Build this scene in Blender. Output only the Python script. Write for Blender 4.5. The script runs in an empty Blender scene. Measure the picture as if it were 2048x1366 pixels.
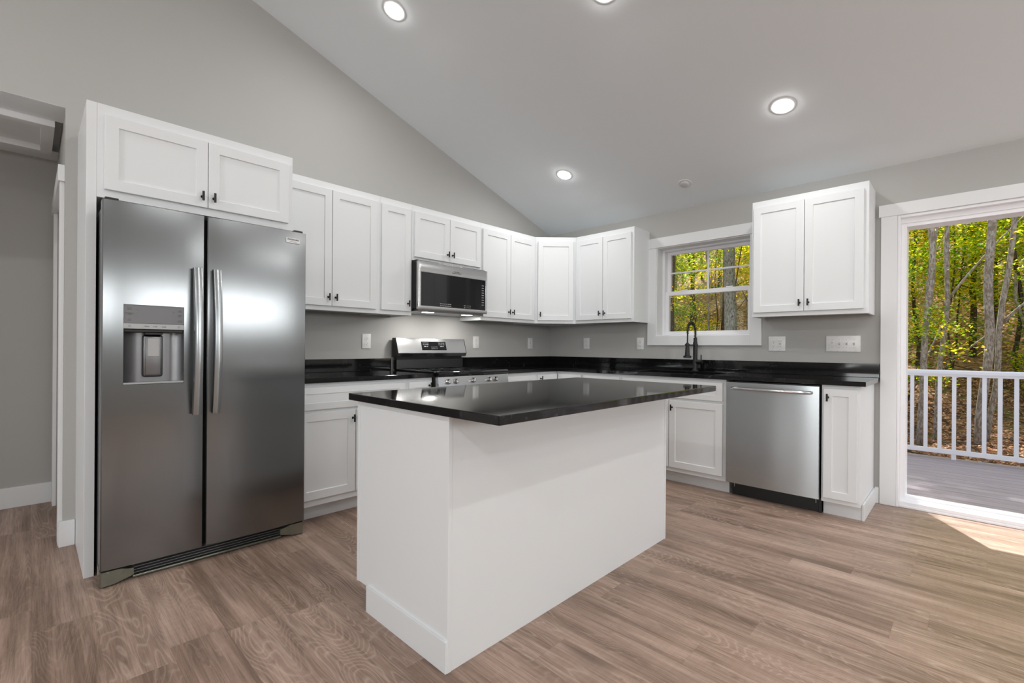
import bpy, bmesh, math, random
from mathutils import Vector, Matrix

scene = bpy.context.scene
COL = scene.collection
PI = math.pi

# ------------------------------------------------------------------ camera
YAW, ROLL = 0.80, 0.007
cam_d = bpy.data.cameras.new('camera')
cam = bpy.data.objects.new('camera', cam_d)
COL.objects.link(cam)
scene.camera = cam
cam_d.sensor_fit = 'HORIZONTAL'
cam_d.sensor_width = 36.0
cam_d.lens = 937.411 / 2048 * 36.0
cam_d.shift_y = (694.696 - 683.0) / 2048
cam_d.clip_start = 0.05
cam_d.clip_end = 300
F_ = Vector((math.sin(YAW), math.cos(YAW), 0))
R_ = Vector((math.cos(YAW), -math.sin(YAW), 0))
U_ = Vector((0, 0, 1))
R3 = R_ * math.cos(ROLL) + U_ * math.sin(ROLL)
U3 = U_ * math.cos(ROLL) - R_ * math.sin(ROLL)
M = Matrix((R3, U3, -F_)).transposed().to_4x4()
M.translation = Vector((-4.333, -3.586, 1.118))
cam.matrix_world = M

# ------------------------------------------------------------------ view, world, sun
scene.view_settings.view_transform = 'Standard'
scene.view_settings.look = 'None'
scene.view_settings.exposure = 0.3
scene.view_settings.gamma = 1.0
scene.view_settings.use_curve_mapping = False
scene.cycles.max_bounces = 10
scene.cycles.diffuse_bounces = 6
scene.cycles.glossy_bounces = 5
scene.cycles.transparent_max_bounces = 16
scene.cycles.sample_clamp_indirect = 6.0
scene.cycles.caustics_reflective = False
scene.cycles.caustics_refractive = False

SKY_STRENGTH = 0.26
SUN_STRENGTH = 9.0
LAMP_W = 5.3
WINDOW_FILL_W = 48.0

world = bpy.data.worlds.new('world')
scene.world = world
world.use_nodes = True
wn = world.node_tree
bg = wn.nodes['Background']
sky = wn.nodes.new('ShaderNodeTexSky')
sky.sky_type = 'NISHITA'
sky.sun_disc = False
sky.sun_elevation = math.radians(58)
sky.sun_rotation = math.radians(60)
hsv = wn.nodes.new('ShaderNodeHueSaturation')
hsv.inputs['Saturation'].default_value = 0.45
wn.links.new(sky.outputs[0], hsv.inputs['Color'])
wn.links.new(hsv.outputs[0], bg.inputs[0])
bg.inputs[1].default_value = SKY_STRENGTH

el = math.radians(56)
sdir = Vector((0.872 * math.cos(el), 0.49 * math.cos(el), math.sin(el)))
sun_d = bpy.data.lights.new('sun', 'SUN')
sun_d.energy = SUN_STRENGTH
sun_d.angle = math.radians(0.6)
sun_d.color = (1.0, 0.975, 0.95)
sun = bpy.data.objects.new('sun', sun_d)
COL.objects.link(sun)
sun.rotation_euler = sdir.to_track_quat('Z', 'Y').to_euler()
sun.location = (6, 3, 9)


def area_light(name, loc, direction, sx, sy, watts, color=(1, 1, 1), shape='RECTANGLE', spread=PI):
    d = bpy.data.lights.new(name, 'AREA')
    d.shape = shape
    d.size = sx
    if shape in ('RECTANGLE', 'ELLIPSE'):
        d.size_y = sy
    d.energy = watts
    d.color = color
    d.spread = spread
    o = bpy.data.objects.new(name, d)
    COL.objects.link(o)
    o.location = loc
    o.rotation_euler = (-Vector(direction)).to_track_quat('Z', 'Y').to_euler()
    return o


# area lamps added as fill at the windows of the wall behind the camera and of the far side wall
area_light('window_fill', (-2.6, -7.93, 1.80), (0, 1, 0), 1.5, 0.62, WINDOW_FILL_W * .45, (0.96, 0.985, 1))
area_light('window_fill', (-0.95, -7.93, 1.80), (0, 1, 0), 1.2, 0.62, WINDOW_FILL_W * .36, (0.96, 0.985, 1))
area_light('window_fill', (-5.6, -7.93, 1.80), (0, 1, 0), 1.5, 0.62, WINDOW_FILL_W * .45, (0.96, 0.985, 1))
area_light('window_fill', (-9.13, -4.6, 1.6), (1, 0, 0), 1.3, 1.6, WINDOW_FILL_W * 0.8, (0.96, 0.985, 1))
area_light('window_fill', (-9.13, -2.2, 1.6), (1, 0, 0), 1.3, 1.6, WINDOW_FILL_W * 0.8, (0.96, 0.985, 1))

# ------------------------------------------------------------------ node materials


def new_mat(name):
    m = bpy.data.materials.new(name)
    m.use_nodes = True
    nt = m.node_tree
    b = nt.nodes['Principled BSDF']
    return m, nt, b


def N(nt, kind, **kw):
    n = nt.nodes.new(kind)
    for k, v in kw.items():
        if k.startswith('i_'):
            key = k[2:]
            key = int(key) if key.isdigit() else key.replace('_', ' ')
            n.inputs[key].default_value = v
        else:
            setattr(n, k, v)
    return n


def L(nt, a, b):
    nt.links.new(a, b)


def math_(nt, op, a, b=None, c=None):
    n = nt.nodes.new('ShaderNodeMath')
    n.operation = op
    for i, x in enumerate((a, b, c)):
        if x is None:
            continue
        if isinstance(x, (int, float)):
            n.inputs[i].default_value = x
        else:
            L(nt, x, n.inputs[i])
    return n.outputs[0]


def ramp(nt, fac, stops):
    n = nt.nodes.new('ShaderNodeValToRGB')
    cr = n.color_ramp
    while len(cr.elements) < len(stops):
        cr.elements.new(0.5)
    for e, (p, c) in zip(cr.elements, stops):
        e.position = p
        e.color = (*c, 1) if len(c) == 3 else c
    L(nt, fac, n.inputs[0])
    return n.outputs[0]


def mixc(nt, fac, a, b, mode='MIX'):
    n = nt.nodes.new('ShaderNodeMix')
    n.data_type = 'RGBA'
    n.blend_type = mode
    for sock, x in ((n.inputs[0], fac), (n.inputs[6], a), (n.inputs[7], b)):
        if isinstance(x, (int, float)):
            sock.default_value = x
        elif isinstance(x, tuple):
            sock.default_value = (*x, 1)
        else:
            L(nt, x, sock)
    return n.outputs[2]


def srgb(r, g, b):
    def f(c):
        c /= 255
        return c / 12.92 if c <= 0.04045 else ((c + 0.055) / 1.055) ** 2.4
    return (f(r), f(g), f(b))


def bump(nt, b, height, strength, dist):
    n = N(nt, 'ShaderNodeBump')
    n.inputs['Strength'].default_value = strength
    n.inputs['Distance'].default_value = dist
    L(nt, height, n.inputs['Height'])
    L(nt, n.outputs[0], b.inputs['Normal'])


def coords(nt, scale=(1, 1, 1), kind='Object'):
    tc = N(nt, 'ShaderNodeTexCoord')
    mp = N(nt, 'ShaderNodeMapping')
    mp.inputs['Scale'].default_value = scale
    L(nt, tc.outputs[kind], mp.inputs[0])
    return mp.outputs[0]


def noise(nt, vec, scale, detail=2, rough=0.5, dist=0.0):
    n = N(nt, 'ShaderNodeTexNoise')
    n.inputs['Scale'].default_value = scale
    n.inputs['Detail'].default_value = detail
    n.inputs['Roughness'].default_value = rough
    n.inputs['Distortion'].default_value = dist
    if vec is not None:
        L(nt, vec, n.inputs['Vector'])
    return n


def paint(name, col, rough=0.5, bumpy=0.0, scale=60):
    m, nt, b = new_mat(name)
    v = coords(nt)
    n = noise(nt, v, scale, 3)
    n2 = noise(nt, v, 1.3, 2)
    c = mixc(nt, math_(nt, 'MULTIPLY', n2.outputs[0], 0.06), col, tuple(x * 0.85 for x in col))
    L(nt, c, b.inputs['Base Color'])
    b.inputs['Roughness'].default_value = rough
    if bumpy:
        bump(nt, b, n.outputs[0], bumpy, 0.002)
    return m


def plain(name, col, rough=0.5, metal=0.0, **kw):
    m, nt, b = new_mat(name)
    v = coords(nt)
    n = noise(nt, v, 35, 2)
    L(nt, math_(nt, 'MULTIPLY_ADD', n.outputs[0], 0.08, rough - 0.04), b.inputs['Roughness'])
    b.inputs['Base Color'].default_value = (*col, 1)
    b.inputs['Metallic'].default_value = metal
    for k, v_ in kw.items():
        b.inputs[k].default_value = v_
    return m


MAT = {}
MAT['wall'] = paint('greige_wall_paint', (0.452, 0.447, 0.430), 0.75, 0.12, 220)
MAT['ceiling'] = paint('white_ceiling_paint', (0.795, 0.83, 0.85), 0.8, 0.10, 180)
MAT['trim'] = paint('white_trim_paint', (0.79, 0.80, 0.805), 0.38)
MAT['cabinet'] = paint('white_cabinet_paint', (0.78, 0.80, 0.81), 0.36)
MAT['vinyl'] = plain('white_vinyl', (0.86, 0.86, 0.88), 0.3)
MAT['plate'] = plain('white_plastic_plate', (0.80, 0.80, 0.79), 0.28)
MAT['slot'] = plain('dark_slot', (0.05, 0.05, 0.05), 0.5)
MAT['black'] = plain('matte_black_metal', (0.012, 0.012, 0.013), 0.38, 0.3)
MAT['blackplastic'] = plain('black_plastic', (0.01, 0.01, 0.01), 0.45)
MAT['blackglass'] = plain('black_glass', (0.008, 0.008, 0.009), 0.05)
MAT['chrome'] = plain('polished_metal', (0.62, 0.62, 0.63), 0.16, 1.0)
MAT['darksteel'] = plain('dark_steel', (0.22, 0.22, 0.225), 0.3, 1.0)
MAT['greyplastic'] = plain('grey_plastic', (0.20, 0.20, 0.205), 0.32, 0.5)
MAT['lightgrey'] = plain('light_grey_plastic', (0.42, 0.42, 0.42), 0.35)
MAT['print'] = plain('dark_print', (0.08, 0.08, 0.08), 0.5)
MAT['printlight'] = plain('pale_print', (0.62, 0.62, 0.62), 0.5)
MAT['printwhite'] = plain('white_label', (0.85, 0.85, 0.85), 0.4)
MAT['lens'] = plain('window_grille_grey', (0.75, 0.75, 0.77), 0.3)
MAT['unlit'] = plain('unlit_lens', (0.62, 0.62, 0.62), 0.4)
MAT['siding'] = paint('exterior_siding', (0.5, 0.5, 0.5), 0.7)
MAT['railing'] = plain('white_vinyl_railing', (0.80, 0.82, 0.87), 0.4)
MAT['hardware'] = plain('grille_black', (0.006, 0.006, 0.006), 0.35)
MAT['rubber'] = plain('black_rubber', (0.004, 0.004, 0.004), 0.9, 0, **{'Specular IOR Level': 0.1})


def steel(name, axis, base=0.56, rough=0.27, aniso=0.75, rot=0.0, cool=0.005, bumpy=0.03):
    """brushed stainless; axis = the direction of the grain ('x', 'y' or 'z')"""
    m, nt, b = new_mat(name)
    sc = {'z': (260, 260, 3), 'x': (3, 260, 260), 'y': (260, 3, 260)}[axis]
    v = coords(nt, sc)
    n = noise(nt, v, 1.0, 3, 0.6)
    b.inputs['Base Color'].default_value = (base * (1 - cool), base, base * (1 + cool * .5), 1)
    b.inputs['Metallic'].default_value = 1.0
    L(nt, math_(nt, 'MULTIPLY_ADD', n.outputs[0], 0.05 if bumpy else 0.01, rough - 0.015), b.inputs['Roughness'])
    b.inputs['Anisotropic'].default_value = aniso
    b.inputs['Anisotropic Rotation'].default_value = rot
    t = N(nt, 'ShaderNodeTangent')
    t.direction_type = 'RADIAL'
    t.axis = 'Z'
    L(nt, t.outputs[0], b.inputs['Tangent'])
    if bumpy:
        bump(nt, b, n.outputs[0], bumpy, 0.0002)
    return m


MAT['steel'] = steel('brushed_steel_upright_grain', 'z', 0.265, 0.21, 0.80, 0.0, 0.035, 0.02)
MAT['steelh'] = steel('brushed_steel_level_grain', 'x', 0.58, 0.24, 0.6, 0.0)
MAT['steeldw'] = steel('brushed_steel_dishwasher', 'x', 0.52, 0.27, 0.8, 0.25, 0.05, 0)


MAT['steelhandle'] = steel('satin_steel_handle', 'z', 0.42, 0.24, 0.3, 0.25, 0.05, 0.01)
MAT['steeldark'] = steel('dark_brushed_steel', 'x', 0.12, 0.25, 0.5, 0.0)
MAT['dispanel'] = plain('smoked_grey_panel', (0.17, 0.17, 0.175), 0.42, 0.3)
MAT['strip'] = plain('silver_strip', (0.36, 0.36, 0.36), 0.42, 0.5)
MAT['dispcav'] = plain('grey_metal_cavity', (0.22, 0.22, 0.225), 0.36, 0.8)


def emissive(name, strength, col=(1, 1, 1)):
    m, nt, b = new_mat(name)
    b.inputs['Base Color'].default_value = (0.8, 0.8, 0.8, 1)
    b.inputs['Emission Color'].default_value = (*col, 1)
    b.inputs['Emission Strength'].default_value = strength
    return m


MAT['lamp'] = emissive('lit_lamp_lens', 26.0, (1, 0.98, 0.95))


def quartz():
    m, nt, b = new_mat('black_quartz')
    v = coords(nt)
    n = noise(nt, v, 55, 4, 0.7)
    n2 = noise(nt, v, 9, 4, 0.6, 0.6)
    f = ramp(nt, n.outputs[0], [(0.55, (0, 0, 0)), (0.70, (1, 1, 1))])
    f2 = ramp(nt, n2.outputs[0], [(0.44, (0, 0, 0)), (0.66, (1, 1, 1))])
    ff = math_(nt, 'MULTIPLY', f, f2)
    c = mixc(nt, math_(nt, 'MULTIPLY', ff, 0.42), (0.006, 0.006, 0.0065), (0.12, 0.12, 0.12))
    L(nt, c, b.inputs['Base Color'])
    b.inputs['Roughness'].default_value = 0.055
    b.inputs['Specular IOR Level'].default_value = 0.5
    return m


MAT['quartz'] = quartz()


def floor_mat():
    m, nt, b = new_mat('wood_plank_floor')
    tc = N(nt, 'ShaderNodeTexCoord')
    sp = N(nt, 'ShaderNodeSeparateXYZ')
    L(nt, tc.outputs['Object'], sp.inputs[0])
    X, Y = sp.outputs[0], sp.outputs[1]
    W, LEN = 0.178, 1.22
    xr = math_(nt, 'DIVIDE', math_(nt, 'ADD', X, 0.05), W)
    row = math_(nt, 'FLOOR', xr)
    wn_ = N(nt, 'ShaderNodeTexWhiteNoise', noise_dimensions='1D')
    L(nt, row, wn_.inputs['W'])
    yr = math_(nt, 'ADD', math_(nt, 'DIVIDE', Y, LEN), math_(nt, 'MULTIPLY', wn_.outputs[0], 7.3))
    col = math_(nt, 'FLOOR', yr)
    idv = N(nt, 'ShaderNodeCombineXYZ')
    L(nt, row, idv.inputs[0])
    L(nt, col, idv.inputs[1])
    rid = N(nt, 'ShaderNodeTexWhiteNoise', noise_dimensions='3D')
    L(nt, idv.outputs[0], rid.inputs['Vector'])
    rs = N(nt, 'ShaderNodeSeparateColor')
    L(nt, rid.outputs['Color'], rs.inputs[0])
    r1, r2, r3 = rs.outputs[0], rs.outputs[1], rs.outputs[2]

    def gv(sx, sy, off):
        c = N(nt, 'ShaderNodeCombineXYZ')
        L(nt, math_(nt, 'ADD', math_(nt, 'MULTIPLY', X, sx), math_(nt, 'MULTIPLY', r1, 37.0 + off)), c.inputs[0])
        L(nt, math_(nt, 'ADD', math_(nt, 'MULTIPLY', Y, sy), math_(nt, 'MULTIPLY', r2, 53.0)), c.inputs[1])
        L(nt, math_(nt, 'MULTIPLY', r3, 11.0), c.inputs[2])
        return c.outputs[0]
    # broad figure of the board: a slow field whose contours make cathedral arches
    field = noise(nt, gv(5.0, 0.80, 0), 1.0, 2.0, 0.45, 0.35).outputs[0]
    fine_w = noise(nt, gv(16, 2.2, 3), 1.0, 3, 0.6).outputs[0]
    ph = math_(nt, 'ADD', math_(nt, 'MULTIPLY', field, 46.0), math_(nt, 'MULTIPLY', fine_w, 1.6))
    tri = math_(nt, 'PINGPONG', ph, 0.5)
    ringl = ramp(nt, math_(nt, 'MULTIPLY', tri, 2.0), [(0.0, (1, 1, 1)), (0.22, (0.35, 0.35, 0.35)), (0.55, (0, 0, 0)), (1.0, (0, 0, 0))])
    # fine straight fibres
    fib = noise(nt, gv(170, 5.0, 5), 1.0, 4, 0.7).outputs[0]
    fib2 = noise(nt, gv(38, 1.4, 7), 1.0, 3, 0.6).outputs[0]
    streak = noise(nt, gv(9, 0.8, 9), 1.0, 2, 0.5).outputs[0]
    saw = noise(nt, gv(5, 85, 2), 1.0, 2, 0.5).outputs[0]
    # knots / dark burls
    vk = N(nt, 'ShaderNodeTexVoronoi')
    vk.inputs['Scale'].default_value = 1.0
    L(nt, gv(5.2, 1.9, 13), vk.inputs['Vector'])
    knot = ramp(nt, vk.outputs['Distance'], [(0.0, (1, 1, 1)), (0.10, (0.8, 0.8, 0.8)), (0.28, (0, 0, 0))])
    kn2 = noise(nt, gv(3, 0.7, 21), 1.0, 1).outputs[0]
    knot = math_(nt, 'MULTIPLY', knot, ramp(nt, kn2, [(0.44, (0, 0, 0)), (0.54, (1, 1, 1))]))
    t = math_(nt, 'ADD', math_(nt, 'MULTIPLY', streak, 0.54), math_(nt, 'MULTIPLY', fib2, 0.44))
    t = math_(nt, 'ADD', t, math_(nt, 'MULTIPLY', math_(nt, 'SUBTRACT', r3, 0.5), 0.065))
    base = ramp(nt, t, [(0.34, srgb(118, 97, 83)), (0.46, srgb(151, 127, 112)), (0.57, srgb(175, 150, 135)), (0.70, srgb(190, 167, 152))])
    tint = mixc(nt, math_(nt, 'MULTIPLY', r1, 0.22), base, srgb(170, 144, 131))
    fibc = ramp(nt, fib, [(0.36, (0.76, 0.75, 0.74)), (0.48, (0.97, 0.97, 0.97)), (0.62, (1.13, 1.13, 1.13))])
    c = mixc(nt, 1.0, tint, fibc, 'MULTIPLY')
    sawc = ramp(nt, saw, [(0.38, (0.97, 0.97, 0.97)), (0.6, (1.015, 1.015, 1.015))])
    c = mixc(nt, 1.0, c, sawc, 'MULTIPLY')
    fm = ramp(nt, noise(nt, gv(2.2, 0.55, 31), 1.0, 1).outputs[0], [(0.42, (0, 0, 0)), (0.56, (1, 1, 1))])
    c = mixc(nt, math_(nt, 'MULTIPLY', math_(nt, 'MULTIPLY', ringl, fm), 0.48), c, srgb(205, 184, 168))
    c = mixc(nt, math_(nt, 'MULTIPLY', knot, 0.7), c, srgb(88, 70, 60))
    # broad smudges running on from board to board, and short pale flecks
    sc_ = N(nt, 'ShaderNodeCombineXYZ')
    L(nt, math_(nt, 'MULTIPLY', X, 4.6), sc_.inputs[0])
    L(nt, math_(nt, 'MULTIPLY', Y, 0.9), sc_.inputs[1])
    sm = noise(nt, sc_.outputs[0], 1.0, 3, 0.6, 0.4).outputs[0]
    c = mixc(nt, 1.0, c, ramp(nt, sm, [(0.36, (0.80, 0.78, 0.77)), (0.52, (0.98, 0.98, 0.98)), (0.66, (1.06, 1.05, 1.05))]), 'MULTIPLY')
    fl = noise(nt, gv(34, 13, 41), 1.0, 4, 0.75, 0.8).outputs[0]
    c = mixc(nt, math_(nt, 'MULTIPLY', ramp(nt, fl, [(0.62, (0, 0, 0)), (0.72, (1, 1, 1))]), 0.22), c, srgb(206, 184, 168))
    fd = noise(nt, gv(30, 7, 47), 1.0, 4, 0.7, 0.5).outputs[0]
    c = mixc(nt, math_(nt, 'MULTIPLY', ramp(nt, fd, [(0.60, (0, 0, 0)), (0.70, (1, 1, 1))]), 0.4), c, srgb(96, 78, 66))
    # seams
    fx = math_(nt, 'FRACT', xr)
    ex = math_(nt, 'MINIMUM', fx, math_(nt, 'SUBTRACT', 1.0, fx))
    fy = math_(nt, 'FRACT', yr)
    ey = math_(nt, 'MULTIPLY', math_(nt, 'MINIMUM', fy, math_(nt, 'SUBTRACT', 1.0, fy)), LEN / W)
    e = math_(nt, 'MINIMUM', ex, ey)
    seam = ramp(nt, e, [(0.0, (1, 1, 1)), (0.010, (0, 0, 0))])
    c = mixc(nt, math_(nt, 'MULTIPLY', seam, 0.15), c, srgb(80, 62, 52))
    L(nt, c, b.inputs['Base Color'])
    L(nt, math_(nt, 'MULTIPLY_ADD', fib2, 0.12, 0.36), b.inputs['Roughness'])
    b.inputs['Specular IOR Level'].default_value = 0.32
    h = math_(nt, 'SUBTRACT', math_(nt, 'MULTIPLY', fib, 0.4), seam)
    bump(nt, b, h, 0.25, 0.0008)
    return m


MAT['floor'] = floor_mat()


def deck_mat():
    m, nt, b = new_mat('composite_deck_board')
    v = coords(nt, (40, 1.5, 40))
    n = noise(nt, v, 1.0, 3)
    n2 = noise(nt, coords(nt, (7.0, 0.2, 1)), 1.0, 1)
    c = ramp(nt, n.outputs[0], [(0.3, srgb(150, 140, 146)), (0.7, srgb(178, 168, 174))])
    c = mixc(nt, math_(nt, 'MULTIPLY', n2.outputs[0], 0.3), c, srgb(140, 130, 138))
    L(nt, c, b.inputs['Base Color'])
    b.inputs['Roughness'].default_value = 0.6
    bump(nt, b, n.outputs[0], 0.3, 0.001)
    return m


MAT['deck'] = deck_mat()


def bark_mat(name, c1, c2, c3):
    m, nt, b = new_mat(name)
    v = coords(nt, (1, 1, 0.35))
    n = noise(nt, v, 34, 5, 0.75)
    n2 = noise(nt, coords(nt, (1, 1, 0.8)), 9, 4, 0.7)
    c = ramp(nt, n.outputs[0], [(0.40, c1), (0.56, c2)])
    c = mixc(nt, ramp(nt, n2.outputs[0], [(0.50, (0, 0, 0)), (0.62, (1, 1, 1))]), c, c3)
    L(nt, c, b.inputs['Base Color'])
    b.inputs['Roughness'].default_value = 0.9
    bump(nt, b, n.outputs[0], 0.9, 0.02)
    return m


MAT['bark'] = bark_mat('grey_bark', srgb(112, 100, 88), srgb(176, 166, 152), srgb(128, 114, 96))
MAT['barkdark'] = bark_mat('brown_bark', srgb(48, 38, 28), srgb(96, 80, 62), srgb(66, 60, 42))
MAT['barkbig'] = bark_mat('lichen_bark', srgb(70, 64, 54), srgb(160, 152, 136), srgb(128, 134, 116))


def leaf_mat(name, stops, trans=0.55):
    m, nt, b = new_mat(name)
    nt.nodes.remove(b)
    out = nt.nodes['Material Output']
    geo = N(nt, 'ShaderNodeNewGeometry')
    v = coords(nt)
    n = noise(nt, v, 1.1, 2)
    t = math_(nt, 'ADD', math_(nt, 'MULTIPLY', geo.outputs['Random Per Island'], 0.6), math_(nt, 'MULTIPLY', n.outputs[0], 0.45))
    oi = N(nt, 'ShaderNodeObjectInfo')
    t = math_(nt, 'ADD', t, math_(nt, 'MULTIPLY_ADD', oi.outputs['Random'], 0.24, -0.12))
    c = ramp(nt, t, stops)
    d = N(nt, 'ShaderNodeBsdfDiffuse')
    tr = N(nt, 'ShaderNodeBsdfTranslucent')
    gl = N(nt, 'ShaderNodeBsdfGlossy')
    gl.inputs['Roughness'].default_value = 0.45
    gl.inputs['Color'].default_value = (0.5, 0.5, 0.5, 1)
    L(nt, c, d.inputs[0])
    hs = N(nt, 'ShaderNodeHueSaturation')
    hs.inputs['Hue'].default_value = 0.485
    hs.inputs['Saturation'].default_value = 1.0
    hs.inputs['Value'].default_value = 2.3
    L(nt, c, hs.inputs['Color'])
    L(nt, hs.outputs[0], tr.inputs[0])
    mx = N(nt, 'ShaderNodeMixShader')
    mx.inputs[0].default_value = trans
    L(nt, d.outputs[0], mx.inputs[1])
    L(nt, tr.outputs[0], mx.inputs[2])
    mx2 = N(nt, 'ShaderNodeMixShader')
    mx2.inputs[0].default_value = 0.04
    L(nt, mx.outputs[0], mx2.inputs[1])
    L(nt, gl.outputs[0], mx2.inputs[2])
    L(nt, mx2.outputs[0], out.inputs[0])
    return m


MAT['leaf'] = leaf_mat('green_leaves', [(0.12, srgb(52, 92, 20)), (0.38, srgb(96, 140, 28)), (0.60, srgb(160, 176, 34)), (0.82, srgb(214, 200, 44)), (0.97, srgb(200, 120, 50))])
MAT['leafyellow'] = leaf_mat('turning_leaves', [(0.10, srgb(96, 130, 24)), (0.38, srgb(160, 172, 34)), (0.62, srgb(212, 204, 44)), (0.88, srgb(226, 190, 60)), (0.98, srgb(200, 110, 50))], 0.6)
MAT['litter'] = leaf_mat('dry_leaves', [(0.15, srgb(96, 64, 44)), (0.38, srgb(152, 112, 80)), (0.62, srgb(202, 158, 120)), (0.88, srgb(232, 200, 164))], 0.2)


def ground_mat():
    m, nt, b = new_mat('leaf_littered_ground')
    v = coords(nt)
    vo = N(nt, 'ShaderNodeTexVoronoi')
    vo.inputs['Scale'].default_value = 14
    L(nt, v, vo.inputs['Vector'])
    s = N(nt, 'ShaderNodeSeparateColor')
    L(nt, vo.outputs['Color'], s.inputs[0])
    c = ramp(nt, s.outputs[0], [(0.0, srgb(70, 50, 34)), (0.4, srgb(122, 90, 62)), (0.7, srgb(162, 124, 88)), (1.0, srgb(204, 166, 128))])
    n = noise(nt, v, 0.9, 4, 0.6)
    moss = ramp(nt, n.outputs[0], [(0.56, (0, 0, 0)), (0.64, (1, 1, 1))])
    c = mixc(nt, math_(nt, 'MULTIPLY', moss, 0.75), c, srgb(84, 98, 30))
    n3 = noise(nt, v, 0.35, 3, 0.6)
    c = mixc(nt, math_(nt, 'MULTIPLY', n3.outputs[0], 0.4), c, srgb(70, 52, 36))
    L(nt, c, b.inputs['Base Color'])
    b.inputs['Roughness'].default_value = 0.95
    bump(nt, b, vo.outputs['Distance'], 0.8, 0.05)
    return m


MAT['ground'] = ground_mat()


def glass_mat():
    m, nt, b = new_mat('window_glass')
    nt.nodes.remove(b)
    out = nt.nodes['Material Output']
    t = N(nt, 'ShaderNodeBsdfTransparent')
    t.inputs[0].default_value = (0.96, 0.98, 0.97, 1)
    g = N(nt, 'ShaderNodeBsdfGlossy')
    g.inputs['Roughness'].default_value = 0.01
    f = N(nt, 'ShaderNodeFresnel')
    f.inputs[0].default_value = 1.35
    mx = N(nt, 'ShaderNodeMixShader')
    L(nt, f.outputs[0], mx.inputs[0])
    L(nt, t.outputs[0], mx.inputs[1])
    L(nt, g.outputs[0], mx.inputs[2])
    L(nt, mx.outputs[0], out.inputs[0])
    return m


MAT['glass'] = glass_mat()

# ------------------------------------------------------------------ mesh builder


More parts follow.
